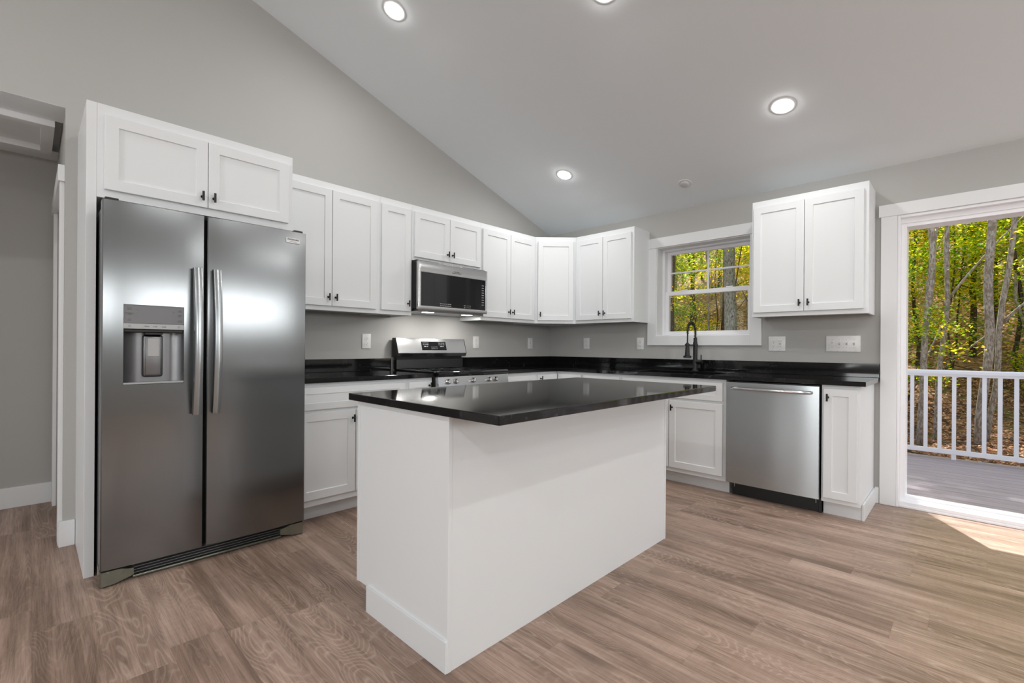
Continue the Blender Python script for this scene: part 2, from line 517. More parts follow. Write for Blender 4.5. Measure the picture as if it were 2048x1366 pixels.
class MB:
    def __init__(self):
        self.bm = bmesh.new()

    def _faces(self, vs, fs):
        bv = [self.bm.verts.new(v) for v in vs]
        out = []
        for f in fs:
            try:
                out.append(self.bm.faces.new([bv[i] for i in f]))
            except ValueError:
                pass
        return bv, out

    def box(self, x0, x1, y0, y1, z0, z1, bev=0.0, seg=2):
        x0, x1 = min(x0, x1), max(x0, x1)
        y0, y1 = min(y0, y1), max(y0, y1)
        z0, z1 = min(z0, z1), max(z0, z1)
        vs = [(x0, y0, z0), (x1, y0, z0), (x1, y1, z0), (x0, y1, z0), (x0, y0, z1), (x1, y0, z1), (x1, y1, z1), (x0, y1, z1)]
        fs = [(0, 3, 2, 1), (4, 5, 6, 7), (0, 1, 5, 4), (1, 2, 6, 5), (2, 3, 7, 6), (3, 0, 4, 7)]
        bv, bf = self._faces(vs, fs)
        if bev > 0:
            es = set()
            for f in bf:
                es.update(f.edges)
            bmesh.ops.bevel(self.bm, geom=list(es), offset=bev, segments=seg, profile=0.5, affect='EDGES')
        return self

    def prism(self, pts, axis, a, b, bev=0.0, seg=2):
        """pts: 2-D outline; axis the extrusion axis; (x: (y,z)), (y: (x,z)), (z: (x,y))"""
        def mk(p, t):
            return {'x': (t, p[0], p[1]), 'y': (p[0], t, p[1]), 'z': (p[0], p[1], t)}[axis]
        n = len(pts)
        vs = [mk(p, a) for p in pts] + [mk(p, b) for p in pts]
        fs = [tuple(range(n)), tuple(range(2 * n - 1, n - 1, -1))]
        fs += [(i, (i + 1) % n, n + (i + 1) % n, n + i) for i in range(n)]
        bv, bf = self._faces(vs, fs)
        bmesh.ops.recalc_face_normals(self.bm, faces=bf)
        if bev > 0:
            es = set()
            for f in bf:
                es.update(f.edges)
            bmesh.ops.bevel(self.bm, geom=list(es), offset=bev, segments=seg, profile=0.5, affect='EDGES')
        return self

    def slab(self, us, vs, solid, axis, a, b, bev=0.0):
        """grid slab with holes; solid(i,j) says which cells are filled"""
        def mk(u, v, t):
            return {'x': (t, u, v), 'y': (u, t, v), 'z': (u, v, t)}[axis]
        cache = {}
        new_faces = []

        def V(i, j, k):
            if (i, j, k) not in cache:
                cache[(i, j, k)] = self.bm.verts.new(mk(us[i], vs[j], (a, b)[k]))
            return cache[(i, j, k)]
        nu, nv = len(us) - 1, len(vs) - 1

        def S(i, j):
            return 0 <= i < nu and 0 <= j < nv and solid(i, j)
        for i in range(nu):
            for j in range(nv):
                if not S(i, j):
                    continue
                new_faces.append(self.bm.faces.new([V(i, j, 0), V(i, j + 1, 0), V(i + 1, j + 1, 0), V(i + 1, j, 0)]))
                new_faces.append(self.bm.faces.new([V(i, j, 1), V(i + 1, j, 1), V(i + 1, j + 1, 1), V(i, j + 1, 1)]))
                if not S(i - 1, j):
                    new_faces.append(self.bm.faces.new([V(i, j, 0), V(i, j, 1), V(i, j + 1, 1), V(i, j + 1, 0)]))
                if not S(i + 1, j):
                    new_faces.append(self.bm.faces.new([V(i + 1, j, 0), V(i + 1, j + 1, 0), V(i + 1, j + 1, 1), V(i + 1, j, 1)]))
                if not S(i, j - 1):
                    new_faces.append(self.bm.faces.new([V(i, j, 0), V(i + 1, j, 0), V(i + 1, j, 1), V(i, j, 1)]))
                if not S(i, j + 1):
                    new_faces.append(self.bm.faces.new([V(i, j + 1, 0), V(i, j + 1, 1), V(i + 1, j + 1, 1), V(i + 1, j + 1, 0)]))
        bmesh.ops.recalc_face_normals(self.bm, faces=new_faces)
        if bev > 0:
            es = set()
            for f in new_faces:
                for e in f.edges:
                    if len(e.link_faces) == 2 and e.calc_face_angle(0) > 0.5:
                        es.add(e)
            bmesh.ops.bevel(self.bm, geom=list(es), offset=bev, segments=2, profile=0.5, affect='EDGES')
        return self

    def loft(self, rings, cap=True):
        rv = [[self.bm.verts.new(p) for p in r] for r in rings]
        n = len(rings[0])
        for a, b in zip(rv[:-1], rv[1:]):
            for i in range(n):
                self.bm.faces.new([a[i], a[(i + 1) % n], b[(i + 1) % n], b[i]])
        if cap:
            self.bm.faces.new(list(reversed(rv[0])))
            self.bm.faces.new(rv[-1])
        return self

    def tube(self, pts, rads, seg=10, cap=True):
        pts = [Vector(p) for p in pts]
        if isinstance(rads, (int, float)):
            rads = [rads] * len(pts)
        rings = []
        up = None
        for i, p in enumerate(pts):
            t = (pts[min(i + 1, len(pts) - 1)] - pts[max(i - 1, 0)]).normalized()
            if up is None:
                up = Vector((0, 0, 1)) if abs(t.z) < 0.9 else Vector((1, 0, 0))
            s = t.cross(up).normalized()
            up = s.cross(t).normalized()
            rings.append([p + (s * math.cos(2 * PI * k / seg) + up * math.sin(2 * PI * k / seg)) * rads[i] for k in range(seg)])
        return self.loft(rings, cap)

    def cyl(self, p0, p1, r0, r1=None, seg=20):
        return self.tube([p0, p1], [r0, r0 if r1 is None else r1], seg)

    def lathe(self, prof, origin, direction, seg=28):
        """prof: (radius, distance along direction)"""
        o = Vector(origin)
        d = Vector(direction).normalized()
        a = Vector((0, 0, 1)) if abs(d.z) < 0.9 else Vector((1, 0, 0))
        s = d.cross(a).normalized()
        t = s.cross(d)
        rings = [[o + d * h + (s * math.cos(2 * PI * k / seg) + t * math.sin(2 * PI * k / seg)) * max(r, 1e-5) for k in range(seg)] for r, h in prof]
        return self.loft(rings)

    def build(self, name, mat, parent=None, smooth=None, loc=None):
        bmesh.ops.recalc_face_normals(self.bm, faces=self.bm.faces[:])
        me = bpy.data.meshes.new(name)
        self.bm.to_mesh(me)
        self.bm.free()
        mats = mat if isinstance(mat, (list, tuple)) else [mat]
        for m_ in mats:
            me.materials.append(MAT[m_] if isinstance(m_, str) else m_)
        if smooth is not None:
            for p in me.polygons:
                p.use_smooth = True
            me.set_sharp_from_angle(angle=math.radians(smooth))
        o = bpy.data.objects.new(name, me)
        COL.objects.link(o)
        if parent is not None:
            o.parent = parent
        if loc:
            o.location = loc
        return o


def tag(o, label=None, cat=None, group=None, kind=None):
    if label:
        o['label'] = label
    if cat:
        o['category'] = cat
    if group:
        o['group'] = group
    if kind:
        o['kind'] = kind
    return o


def empty(name, loc=(0, 0, 0), rz=0.0, label=None, cat=None, group=None, kind=None):
    o = bpy.data.objects.new(name, None)
    o.empty_display_size = 0.1
    COL.objects.link(o)
    o.location = loc
    o.rotation_euler = (0, 0, rz)
    return tag(o, label, cat, group, kind)


def struct(o):
    o['kind'] = 'structure'
    return o


def text(body, size, mat, parent, loc, rot, name='lettering', bold=0.0, align='CENTER', extrude=0.0003):
    cu = bpy.data.curves.new(name, 'FONT')
    cu.body = body
    cu.size = size
    cu.align_x = align
    cu.align_y = 'CENTER'
    cu.extrude = extrude
    cu.offset = bold
    cu.resolution_u = 2
    tmp = bpy.data.objects.new(name, cu)
    me = bpy.data.meshes.new_from_object(tmp)
    bpy.data.objects.remove(tmp)
    me.materials.clear()
    me.materials.append(MAT[mat])
    o = bpy.data.objects.new(name, me)
    COL.objects.link(o)
    o.parent = parent
    o.location = loc
    o.rotation_euler = rot
    return o


# ================================================================== ROOM SHELL
H0, SL = 2.449, 0.33
RIDGE_X, RIDGE_Z = -4.6, 2.449 + 0.33 * 4.6
XL, YB = -9.2, -8.0
HX = -4.20           # right side of the hall opening
HH = 2.4272


def ceil_z(x):
    return H0 - SL * x if x > RIDGE_X else RIDGE_Z - SL * (RIDGE_X - x)


m = MB()
m.box(XL - .12, 0.2, YB - .12, 1.3, -0.12, 0.0)
struct(m.build('floor', 'floor'))

m = MB()
m.prism([(0.75, ceil_z(0.75)), (RIDGE_X, RIDGE_Z), (XL - .5, ceil_z(XL - .5)), (XL - .5, ceil_z(XL - .5) + .14), (RIDGE_X, RIDGE_Z + .14), (0.75, ceil_z(0.75) + .14)], 'y', YB - .4, 1.9)
struct(m.build('ceiling', 'ceiling'))

m = MB()
m.prism([(0.0, 0.0), (0.0, H0), (RIDGE_X, RIDGE_Z), (XL, ceil_z(XL)), (XL, 0), (-5.35, 0), (-5.35, HH), (HX, HH), (HX, 0)], 'y', 0.0, 0.12)
struct(m.build('wall_left', 'wall'))

# wall with the window and the patio door
WY = [YB, -5.165, -3.225, -2.245, -1.375, 0.12]
WZ = [0.0, 1.24, 2.08, 2.108, H0]


def solid_b(i, j):
    if WY[i] == -5.165 and j <= 1:
        return False
    if WY[i] == -2.245 and j in (1, 2):
        return False
    return True


m = MB()
m.slab(WY, WZ, solid_b, 'x', 0.0, 0.2)
struct(m.build('wall_right', 'wall'))


m = MB()
us = [XL, -6.35, -4.85, -3.35, -1.85, -1.55, -0.35, 0.2]
m.slab(us, [0, 1.48, 2.12, 2.62], lambda i, j: not (j == 1 and i in (1, 3, 5)), 'y', YB - .12, YB)
m.prism([(0.2, 2.62), (0.0, 2.62), (-0.5, 2.62), (RIDGE_X, RIDGE_Z), (XL + .5, 2.62)], 'y', YB - .12, YB)
struct(m.build('wall_back', 'wall'))
m = MB()
ul = [YB, -5.4, -3.8, -2.9, -1.5, 0.12]
m.slab(ul, [0, 0.8, 2.4, 2.449], lambda i, j: not (j == 1 and i in (1, 3)), 'x', XL - .12, XL)
struct(m.build('wall_far_side', 'wall'))

# windows behind the camera (frames around the added fill lamps, seen only in reflections)
wi = 2


def simple_window(x0, x1, z0, z1, axis, p, n):
    """axis 'y': in a wall of constant y; frame + one muntin cross"""
    global wi
    e = struct(empty('window_%d' % wi))
    wi += 1
    t = 0.05
    m = MB()

    def bx(a, b, c, d):
        if axis == 'y':
            m.box(a, b, p - .04, p + .0, c, d)
        else:
            m.box(p - .04, p + .0, a, b, c, d)
    bx(x0, x0 + t, z0, z1)
    bx(x1 - t, x1, z0, z1)
    bx(x0 + t, x1 - t, z0, z0 + t)
    bx(x0 + t, x1 - t, z1 - t, z1)
    bx(x0 + t, x1 - t, (z0 + z1) / 2 - .025, (z0 + z1) / 2 + .025)
    m.build('window_frame', 'vinyl', e)


for a, b in ((-6.35, -4.85), (-3.35, -1.85), (-1.55, -0.35)):
    simple_window(a, b, 1.48, 2.12, 'y', YB, 1)
for a, b in ((-5.4, -3.8), (-2.9, -1.5)):
    simple_window(a, b, 0.8, 2.4, 'x', XL, 1)

# hall beyond the opening
m = MB()
m.slab([0.12, 0.13, 0.94, 1.09], [0, 2.02, 2.45], lambda i, j: not (i == 1 and j == 0), 'x', HX, HX + 0.1)
struct(m.build('wall_hall_side', 'wall'))
m = MB().box(-5.35, HX + .1, 1.09, 1.2, 0, 2.45)
struct(m.build('wall_hall_end', 'wall'))
m = MB().box(-5.47, -5.35, 0.12, 1.2, 0, 2.45)
struct(m.build('wall_hall_far', 'wall'))
# hall ceiling with the opening of the hatch
cx = [-5.35, -5.05, -4.185, HX + .1]
cy = [0.0005, 0.26, 0.87, 1.09]
m = MB()
m.slab(cx, cy, lambda i, j: not (i == 1 and j == 1), 'z', 2.4257, 2.427)
struct(m.build('ceiling_hall', 'ceiling'))
# dark shaft above
m = MB()
m.prism([(-5.35, .125), (-4.1, .125), (-4.1, 1.2), (-5.35, 1.2)], 'z', 2.475, 2.50)
struct(m.build('trim_9', 'trim'))

hatch = empty('attic_hatch', (-4.64, .56, 2.394), 0, 'white attic hatch panel with a recessed centre in the hall ceiling', 'attic hatch')
m = MB()


def ring_panel(m, x0, x1, z0, z1, yb, yf, rail, depth, ch=0.0015, slope=0.003, conv=None):
    """shaker panel looking towards -y: outer block with a recessed centre"""
    conv = conv or (lambda x, y, z: (x, y, z))

    def ring(ins, y):
        return [conv(x0 + ins, y, z0 + ins), conv(x1 - ins, y, z0 + ins), conv(x1 - ins, y, z1 - ins), conv(x0 + ins, y, z1 - ins)]
    m.loft([ring(0, yb), ring(0, yf + ch), ring(ch, yf), ring(rail, yf), ring(rail + slope, yf + depth)])


# lies flat: its front looks down
ring_panel(m, -.405, .405, -.297, .283, .04, -.004, .055, .035, conv=lambda x, y, z: (x, z, y))
m.build('hatch_panel', 'trim', hatch)

# baseboards and casings of the hall
m = MB()
m.prism([(-4.151, -.016), (HX - .017, -.016), (HX - .017, .0205), (HX - .0005, .0205), (HX - .0005, -.0005), (-4.151, -.0005)], 'z', 0, .14, .0015)
struct(m.build('baseboard_left', 'trim'))
m = MB()
m.box(-5.34, HX - .001, 1.073, 1.09, 0, .14, .002)
struct(m.build('baseboard_hall', 'trim'))
d2 = struct(empty('door_2', (HX, .54, 0)))
m = MB()
for a, b in ((.022, .125), (.935, 1.04)):
    m.box(-.02, 0, a - .54, b - .54, 0, 2.02, .0015)
m.box(-.028, 0, .004 - .54, 1.06 - .54, 2.02, 2.11, .0015)
m.build('door_casing', 'trim', d2)
m = MB()
m.box(.035, .07, .135 - .54, .935 - .54, .01, 2.015)
m.build('door_panel', 'trim', d2)

# baseboard between the end cabinet and the patio door
m = MB()
m.box(-.016, 0, -3.129, -3.105, 0, .115, .002)
struct(m.build('baseboard_right', 'trim'))

# ------------------------------------------------------------------ kitchen window
w1 = struct(empty('window_1', (0, -1.81, 1.67)))


def wb(m, x0, x1, y0, y1, z0, z1, bev=0.0015):
    m.box(x0, x1, y0 + 1.81, y1 + 1.81, z0 - 1.67, z1 - 1.67, bev)


m = MB()
wb(m, -.02, 0, -1.375, -1.285, 1.148, 2.108)
wb(m, -.02, 0, -2.335, -2.245, 1.148, 2.108)
wb(m, -.02, 0, -2.245, -1.375, 1.148, 1.24)
wb(m, -.024, 0, -2.337, -1.285, 2.109, 2.205)
m.build('window_casing', 'trim', w1)
m = MB()
wb(m, -.008, .11, -1.382, -1.375, 1.247, 2.101, 0)
wb(m, -.008, .11, -2.245, -2.238, 1.247, 2.101, 0)
wb(m, -.008, .11, -2.245, -1.375, 1.24, 1.247, 0)
wb(m, -.008, .11, -2.245, -1.375, 2.101, 2.108, 0)
m.build('window_jamb', 'trim', w1)
m = MB()
# vinyl frame
wb(m, .11, .2, -1.405, -1.375, 1.24, 2.108)
wb(m, .11, .2, -2.245, -2.215, 1.24, 2.108)
wb(m, .11, .2, -2.215, -1.405, 1.24, 1.262)
wb(m, .11, .2, -2.215, -1.405, 2.085, 2.108)
m.build('window_frame', 'vinyl', w1)
# lower sash
m = MB()
wb(m, .13, .165, -1.44, -1.405, 1.262, 1.685)
wb(m, .13, .165, -2.215, -2.18, 1.262, 1.685)
wb(m, .13, .165, -2.18, -1.44, 1.262, 1.288)
wb(m, .13, .165, -2.18, -1.44, 1.645, 1.685)
for yy in (-1.60, -2.02):
    wb(m, .125, .15, yy - .03, yy + .03, 1.685, 1.695, .003)
ls = m.build('lower_sash', 'vinyl', w1)
m = MB()
wb(m, .146, .149, -2.18, -1.44, 1.288, 1.645, 0)
m.build('pane', 'glass', ls)
m = MB()
wb(m, .168, .2, -1.44, -1.405, 1.66, 2.085)
wb(m, .168, .2, -2.215, -2.18, 1.66, 2.085)
wb(m, .168, .2, -2.18, -1.44, 1.66, 1.69)
wb(m, .168, .2, -2.18, -1.44, 2.056, 2.085)
us_ = m.build('upper_sash', 'vinyl', w1)
m = MB()
wb(m, .183, .186, -2.18, -1.44, 1.69, 2.056, 0)
m.build('pane', 'glass', us_)
m = MB()
wb(m, .176, .1825, -1.818, -1.80, 1.69, 2.056, 0)
wb(m, .176, .1825, -2.18, -1.818, 1.864, 1.88, 0)
wb(m, .176, .1825, -1.80, -1.44, 1.864, 1.88, 0)
m.build('muntin', 'lens', us_)

# ------------------------------------------------------------------ patio door
d1 = struct(empty('door_1', (0, -4.195, 0)))


def db(m, x0, x1, y0, y1, z0, z1, bev=0.002):
    m.box(x0, x1, y0 + 4.195, y1 + 4.195, z0, z1, bev)


m = MB()
db(m, -.02, 0, -3.225, -3.132, 0, 2.08)
db(m, -.02, 0, -5.26, -5.165, 0, 2.08)
db(m, -.026, 0, -5.27, -3.119, 2.08, 2.166)
m.build('door_casing', 'trim', d1)
m = MB()
db(m, -.012, .19, -3.240, -3.2255, .0, 2.08)
db(m, -.012, .19, -5.1645, -5.15, .0, 2.08)
db(m, -.012, .19, -5.15, -3.240, 2.06, 2.0795)
db(m, .04, .19, -3.272, -3.240, .0, 2.06)
db(m, .04, .19, -5.15, -5.11, .0, 2.06)
db(m, .04, .19, -5.11, -3.272, 2.00, 2.06)
db(m, .03, .045, -5.11, -3.24, 2.025, 2.06)
m.build('door_frame', 'vinyl', d1)
m = MB()
db(m, -.012, .07, -5.15, -3.24, 0, .018, .004)
db(m, .0, .06, -5.15, -3.24, .018, .040, .003)
db(m, .06, .2, -5.15, -3.24, 0, .052, .003)
db(m, .075, .083, -5.11, -3.272, .052, .066, .001)
db(m, .125, .133, -5.11, -3.272, .052, .066, .001)
m.build('door_sill', 'vinyl', d1)
m = MB()
db(m, .084, .124, -5.11, -4.20, .0665, .14)
db(m, .084, .124, -5.11, -4.20, 1.93, 2.0)
db(m, .084, .124, -4.27, -4.20, .14, 1.93)
db(m, .084, .124, -5.11, -5.04, .14, 1.93)
sp_ = m.build('sliding_panel', 'vinyl', d1)
m = MB()
db(m, .100, .106, -5.04, -4.27, .14, 1.93, 0)
m.build('pane', 'glass', sp_)

# ================================================================== LIGHTS IN THE CEILING
nrm = Vector((-SL, 0, -1)).normalized()  # pointing into the room from the right hand slope


def downlight(x, y, label, lit=True, group='recessed ceiling lights', r=0.05, watts=LAMP_W):
    e = empty('recessed_ceiling_light', (x, y, ceil_z(x)), 0, label, 'ceiling light', group)
    sgn = 1 if x > RIDGE_X else -1
    q = Vector((-SL * sgn, 0, -1)).normalized()
    m = MB()
    rr = r * 1.55
    m.lathe([(rr, -.002), (rr, .002), (rr * .96, .004), (r * 1.12, .005), (r * 1.05, .004), (r * 1.01, .003), (r * 1.01, -.002)], (0, 0, 0), q, 36)
    m.build('trim_ring', 'trim', e, 30)
    m = MB()
    m.lathe([(r * .99, .0), (r * .98, .013), (r * .85, .018), (r * .5, .020), (0, .021)], (0, 0, 0), q, 36)
    m.build('lamp_lens', 'lamp' if lit else 'unlit', e, 60)
    if lit:
        lo = area_light('downlight_lamp', Vector((x, y, ceil_z(x))) + q * 0.03, (q[0] * .6, 0, -1), .1, .1, watts, (1, .992, .975), 'DISK')
    return e


downlight(-0.86, -0.878, 'lit recessed ceiling light over the corner cabinets')
downlight(-0.86, -2.70, 'lit recessed ceiling light above the cabinet between the window and the patio door')
downlight(-2.67, -0.87, 'lit recessed ceiling light high above the wall cabinets next to the refrigerator')
downlight(-2.08, -2.105, 'lit recessed ceiling light above the island, cut by the top of the photo')
downlight(-0.345, -1.807, 'small unlit round recessed light above the kitchen window', lit=False, group=None, r=.038)
for x, y in ((-2.67, -4.6), (-0.86, -4.8), (-2.67, -6.6), (-6.4, -1.4), (-6.4, -4.0), (-6.4, -6.4), (-0.86, -6.8)):  # unseen downlights, added to fill the kitchen with light from behind
    downlight(x, y, 'recessed ceiling light added as fill in the unseen room behind the camera', group='added fill lights of the room behind', watts=LAMP_W * (1.0 if (x, y) == (-0.86, -4.8) else 2.9))

# ================================================================== CABINETS
DT = 0.019


def t_pull(parent, x, y, z, name='handle', length=.05, horizontal=False):
    m = MB()
    if horizontal:
        m.cyl((x - length / 2, y - .026, z), (x + length / 2, y - .026, z), .0058, seg=14)
    else:
        m.cyl((x, y - .026, z - length / 2), (x, y - .026, z + length / 2), .0058, seg=14)
    m.cyl((x, y, z), (x, y - .026, z), .0045, seg=12)
    m.cyl((x, y, z), (x, y - .002, z), .008, seg=14)
    o = m.build(name, 'black', parent, 40)
    o['label'] = 'matte black pull'
    return o


def door(root, x0, x1, z0, z1, yf, handle=None, name='door', rail=.052, horizontal=False):
    """yf = cabinet face (negative); the door stands DT proud of it"""
    m = MB()
    ring_panel(m, x0, x1, z0, z1, yf - .0005, yf - DT, rail, .008)
    o = m.build(name, 'cabinet', root)
    if handle:
        t_pull(o, handle[0], yf - DT, handle[1], horizontal=horizontal)
    return o


def carcass(root, w, d, z0, z1, toe=0.0, hole=None):
    m = MB()
    if hole:
        # open above the sink
        m.box(0, w, -(d - .075), -.002, z0, z0 + toe)
        m.slab([0, hole[0], hole[1], w], [-d, hole[2], hole[3], -.002], lambda i, j: (i, j) != (1, 1), 'z', z0 + toe + .0002, z1)
    elif toe:
        m.box(0, w, -(d - .075), -.002, z0, z0 + toe)
        m.box(0, w, -d, -.002, z0 + toe, z1, .0012)
    else:
        # side panels, top, back and a recessed bottom
        m.box(0, .016, -d + .019, -.002, z0, z1)
        m.box(w - .016, w, -d + .019, -.002, z0, z1)
        m.box(.016, w - .016, -d + .019, -.002, z1 - .012, z1)
        m.box(.016, w - .016, -d + .019, -.002, z0 + .012, z0 + .024)
        m.box(0, w, -d, -d + .019, z0, z1, .001)
        m.box(.016, w - .016, -.012, -.002, z0 + .024, z1 - .012)
    return m.build('carcass', 'cabinet', root)


G = .0004
ZU0, ZU1 = 1.372, 2.286
DZ0, DZ1 = 1.405, 2.236


def upper(x0, x1, doors, label, z0=ZU0, side='A', d=.305, dz=(DZ0, DZ1)):
    """x0,x1 along the wall; doors: list of (a, b, handle_x) in the same coordinates"""
    if side == 'A':
        root = empty('wall_cabinet', (x0 + G, 0, 0), 0, label, 'cabinet')
        f = lambda v: v - x0 - G
    else:
        root = empty('wall_cabinet', (0, x0 - G, 0), -PI / 2, label, 'cabinet')
        f = lambda v: x0 - G - v
    w = abs(x1 - x0) - 2 * G
    carcass(root, w, d, z0, ZU1)
    for a, b, h in doors:
        door(root, min(f(a), f(b)), max(f(a), f(b)), dz[0], dz[1], -d, (f(h), dz[0] + .062))
    return root


# refrigerator surround
m = MB()
m.box(0, .038, -.57, -.001, 0, 2.286, .0012)
pan = m.build('refrigerator_end_panel', 'cabinet', None, loc=(-4.149, 0, 0))
tag(pan, 'tall white end panel standing against the side of the refrigerator', 'end panel')
root = empty('wall_cabinet', (-4.1105, 0, 0), 0, 'short deep white two-door cabinet above the refrigerator', 'cabinet')
w = 0.913
carcass(root, w, .57, 1.832, 2.286)
door(root, .027, .457, 1.872, 2.234, -.57, (.431, 1.928))
door(root, .460, .885, 1.872, 2.234, -.57, (.486, 1.928))

upper(-3.197, -2.4385, [(-3.182, -2.8275, -2.853), (-2.8235, -2.474, -2.799)], 'wide two-door white wall cabinet directly beside the refrigerator cabinet')
upper(-2.4385, -2.1455, [(-2.430, -2.165, -2.192)], 'narrow single-door white wall cabinet between the wide cabinet and the microwave')
upper(-2.1455, -1.383, [(-2.127, -1.7645, -1.789), (-1.7605, -1.398, -1.736)], 'short white two-door wall cabinet directly above the microwave', z0=1.832, dz=(1.860, 2.236))
upper(-1.383, -0.612, [(-1.366, -1.0, -1.026), (-.996, -.635, -.970)], 'white two-door wall cabinet between the microwave and the diagonal corner cabinet')
upper(-0.612, -1.296, [(-.625, -.9505, -.924), (-.9545, -1.270, -.981)], 'white two-door wall cabinet between the diagonal corner cabinet and the window', side='B')
upper(-2.347, -3.097, [(-2.362, -2.7105, -2.684), (-2.7145, -3.070, -2.741)], 'white two-door wall cabinet between the window and the patio door', side='B')

# diagonal corner wall cabinet
root = empty('corner_wall_cabinet', (-.005, -.005, 0), 0, 'white diagonal single-door wall cabinet in the corner of the room', 'cabinet')
m = MB()
c_ = .6065
m.prism([(0, 0), (-c_ + .001, 0), (-c_ + .001, -.2995), (-.2995, -c_ + .001), (0, -c_ + .001)], 'z', ZU0, ZU1, .001)
m.build('carcass', 'cabinet', root)
m = MB()
hw = .187
mid = Vector((-.4535, -.4535, 0)) + Vector((-.707, -.707, 0)) * 0.0
dx = Vector((.7071, -.7071, 0))
nn = Vector((-.7071, -.7071, 0))


def conv_diag(x, y, z):
    p = mid + dx * x + nn * (-y)
    return (p.x, p.y, z)


ring_panel(m, -hw, hw, DZ0, DZ1, -.0005, -DT, .052, .008, conv=conv_diag)
dd_ = m.build('door', 'cabinet', root)
m = MB()
hp = Vector(conv_diag(-hw + .026, -DT, DZ0 + .062))
m.cyl(hp + nn * .026 - Vector((0, 0, .025)), hp + nn * .026 + Vector((0, 0, .025)), .0058, seg=14)
m.cyl(hp, hp + nn * .026, .0045, seg=12)
m.cyl(hp, hp + nn * .002, .008, seg=14)
m.build('handle', 'black', dd_, 40)['label'] = 'matte black pull'

ZC = 0.882
BD = .61


def base(x0, x1, label, side='A', w_toe=.1, hole=None):
    if side == 'A':
        root = empty('base_cabinet', (x0 + G, 0, 0), 0, label, 'cabinet')
        f = lambda v: v - x0 - G
    else:
        root = empty('base_cabinet', (0, x0 - G, 0), -PI / 2, label, 'cabinet')
        f = lambda v: x0 - G - v
    w = abs(x1 - x0) - 2 * G
    carcass(root, w, BD, 0, ZC, toe=w_toe, hole=hole)
    return root, f


DRZ = (.712, .856)
DBZ = (.145, .692)
r_, f = base(-3.197, -2.389, 'white base cabinet with a wide drawer beside the refrigerator')
door(r_, f(-3.175), f(-2.412), *DRZ, -BD, (f(-2.79), .784), name='drawer', rail=.042, horizontal=True)
door(r_, f(-3.175), f(-2.797), *DBZ, -BD, (f(-2.817), .638))
door(r_, f(-2.791), f(-2.412), *DBZ, -BD, (f(-2.766), .638))
r_, f = base(-2.389, -2.157, 'narrow single-door white base cabinet next to the range, on its refrigerator side')
door(r_, f(-2.374), f(-2.172), .145, .856, -BD, (f(-2.195), .822), rail=.045)
r_, f = base(-1.386, -.945, 'white base cabinet with one drawer between the range and the corner')
door(r_, f(-1.37), f(-.965), *DRZ, -BD, (f(-1.17), .784), name='drawer', rail=.042, horizontal=True)
door(r_, f(-1.37), f(-.965), *DBZ, -BD, (f(-.99), .638))

# corner base cabinet, L shaped
root = empty('corner_base_cabinet', (0, 0, 0), 0, 'white corner base cabinet where the two countertops meet', 'cabinet')
m = MB()
m.prism([(-.002, -.002), (-.944, -.002), (-.944, -.61), (-.61, -.61), (-.61, -.934), (-.002, -.934)], 'z', .1, ZC)
m.prism([(-.002, -.002), (-.944, -.002), (-.944, -.535), (-.535, -.535), (-.535, -.934), (-.002, -.934)], 'z', 0, .1)
m.build('carcass', 'cabinet', root)
o = door(root, -.925, -.635, .145, .856, -BD, (-.888, .818))
m = MB()
ring_panel(m, .635, .915, .145, .856, -BD - .0005, -BD - DT, .052, .008, conv=lambda x, y, z: (y, -x, z))
m.build('door', 'cabinet', root)

r_, f = base(-.935, -1.352, 'white drawer base cabinet between the corner cabinet and the sink cabinet', 'B')
door(r_, f(-.945), f(-1.338), *DRZ, -BD, (f(-1.14), .784), name='drawer', rail=.042, horizontal=True)
door(r_, f(-.945), f(-1.338), *DBZ, -BD, (f(-1.31), .638))
r_, f = base(-1.352, -2.264, 'wide white sink base cabinet below the kitchen window', 'B', hole=(.07, .83, -.565, -.115))
door(r_, f(-1.376), f(-2.241), *DRZ, -BD, None, name='false_drawer_front', rail=.042)
door(r_, f(-1.376), f(-1.805), .137, .690, -BD, (f(-1.779), .638))
door(r_, f(-1.811), f(-2.241), .137, .690, -BD, (f(-1.837), .632))
r_, f = base(-2.884, -3.098, 'narrow white end base cabinet between the dishwasher and the patio door', 'B')
door(r_, f(-2.897), f(-3.083), .130, .858, -BD, (f(-2.921), .800), rail=.048)
m = MB()
m.box(.2145, .2275, -.545, -.004, 0, .108, .0015)
m.build('base_trim', 'cabinet', r_)

# ------------------------------------------------------------------ countertops
CT0, CT1 = 0.883, 0.914
m = MB()
m.box(-3.196, -2.158, -.648, -.001, CT0, CT1, .0025)
ct = m.build('countertop', 'quartz')
tag(ct, 'short black quartz countertop between the refrigerator and the range', 'countertop')
m = MB().box(-3.196, -2.158, -.021, -.001, CT1 + .0005, 1.016, .0015)
m.build('backsplash', 'quartz', ct)

xs = [-1.384, -.648, -.53, -.15, -.001]
ys = [-3.128, -2.16, -1.44, -.648, -.001]


def sol(i, j):
    if i == 0:
        return j == 3
    if i == 2 and j == 1:
        return False
    return True


m = MB()
m.slab(xs, ys, sol, 'z', CT0, CT1, .0025)
ct = m.build('countertop', 'quartz')
tag(ct, 'long L-shaped black quartz countertop running past the sink to the patio door', 'countertop')
m = MB()
m.box(-1.384, -.022, -.021, -.001, CT1 + .0005, 1.016, .0015)
m.build('backsplash', 'quartz', ct)
m = MB()
m.box(-.021, -.001, -3.128, -.001, CT1 + .0005, 1.016, .0015)
m.build('backsplash', 'quartz', ct)

# sink
sk = empty('kitchen_sink', (-.34, -1.8, .70), 0, 'black undermount sink set into the countertop under the window', 'sink')
m = MB()


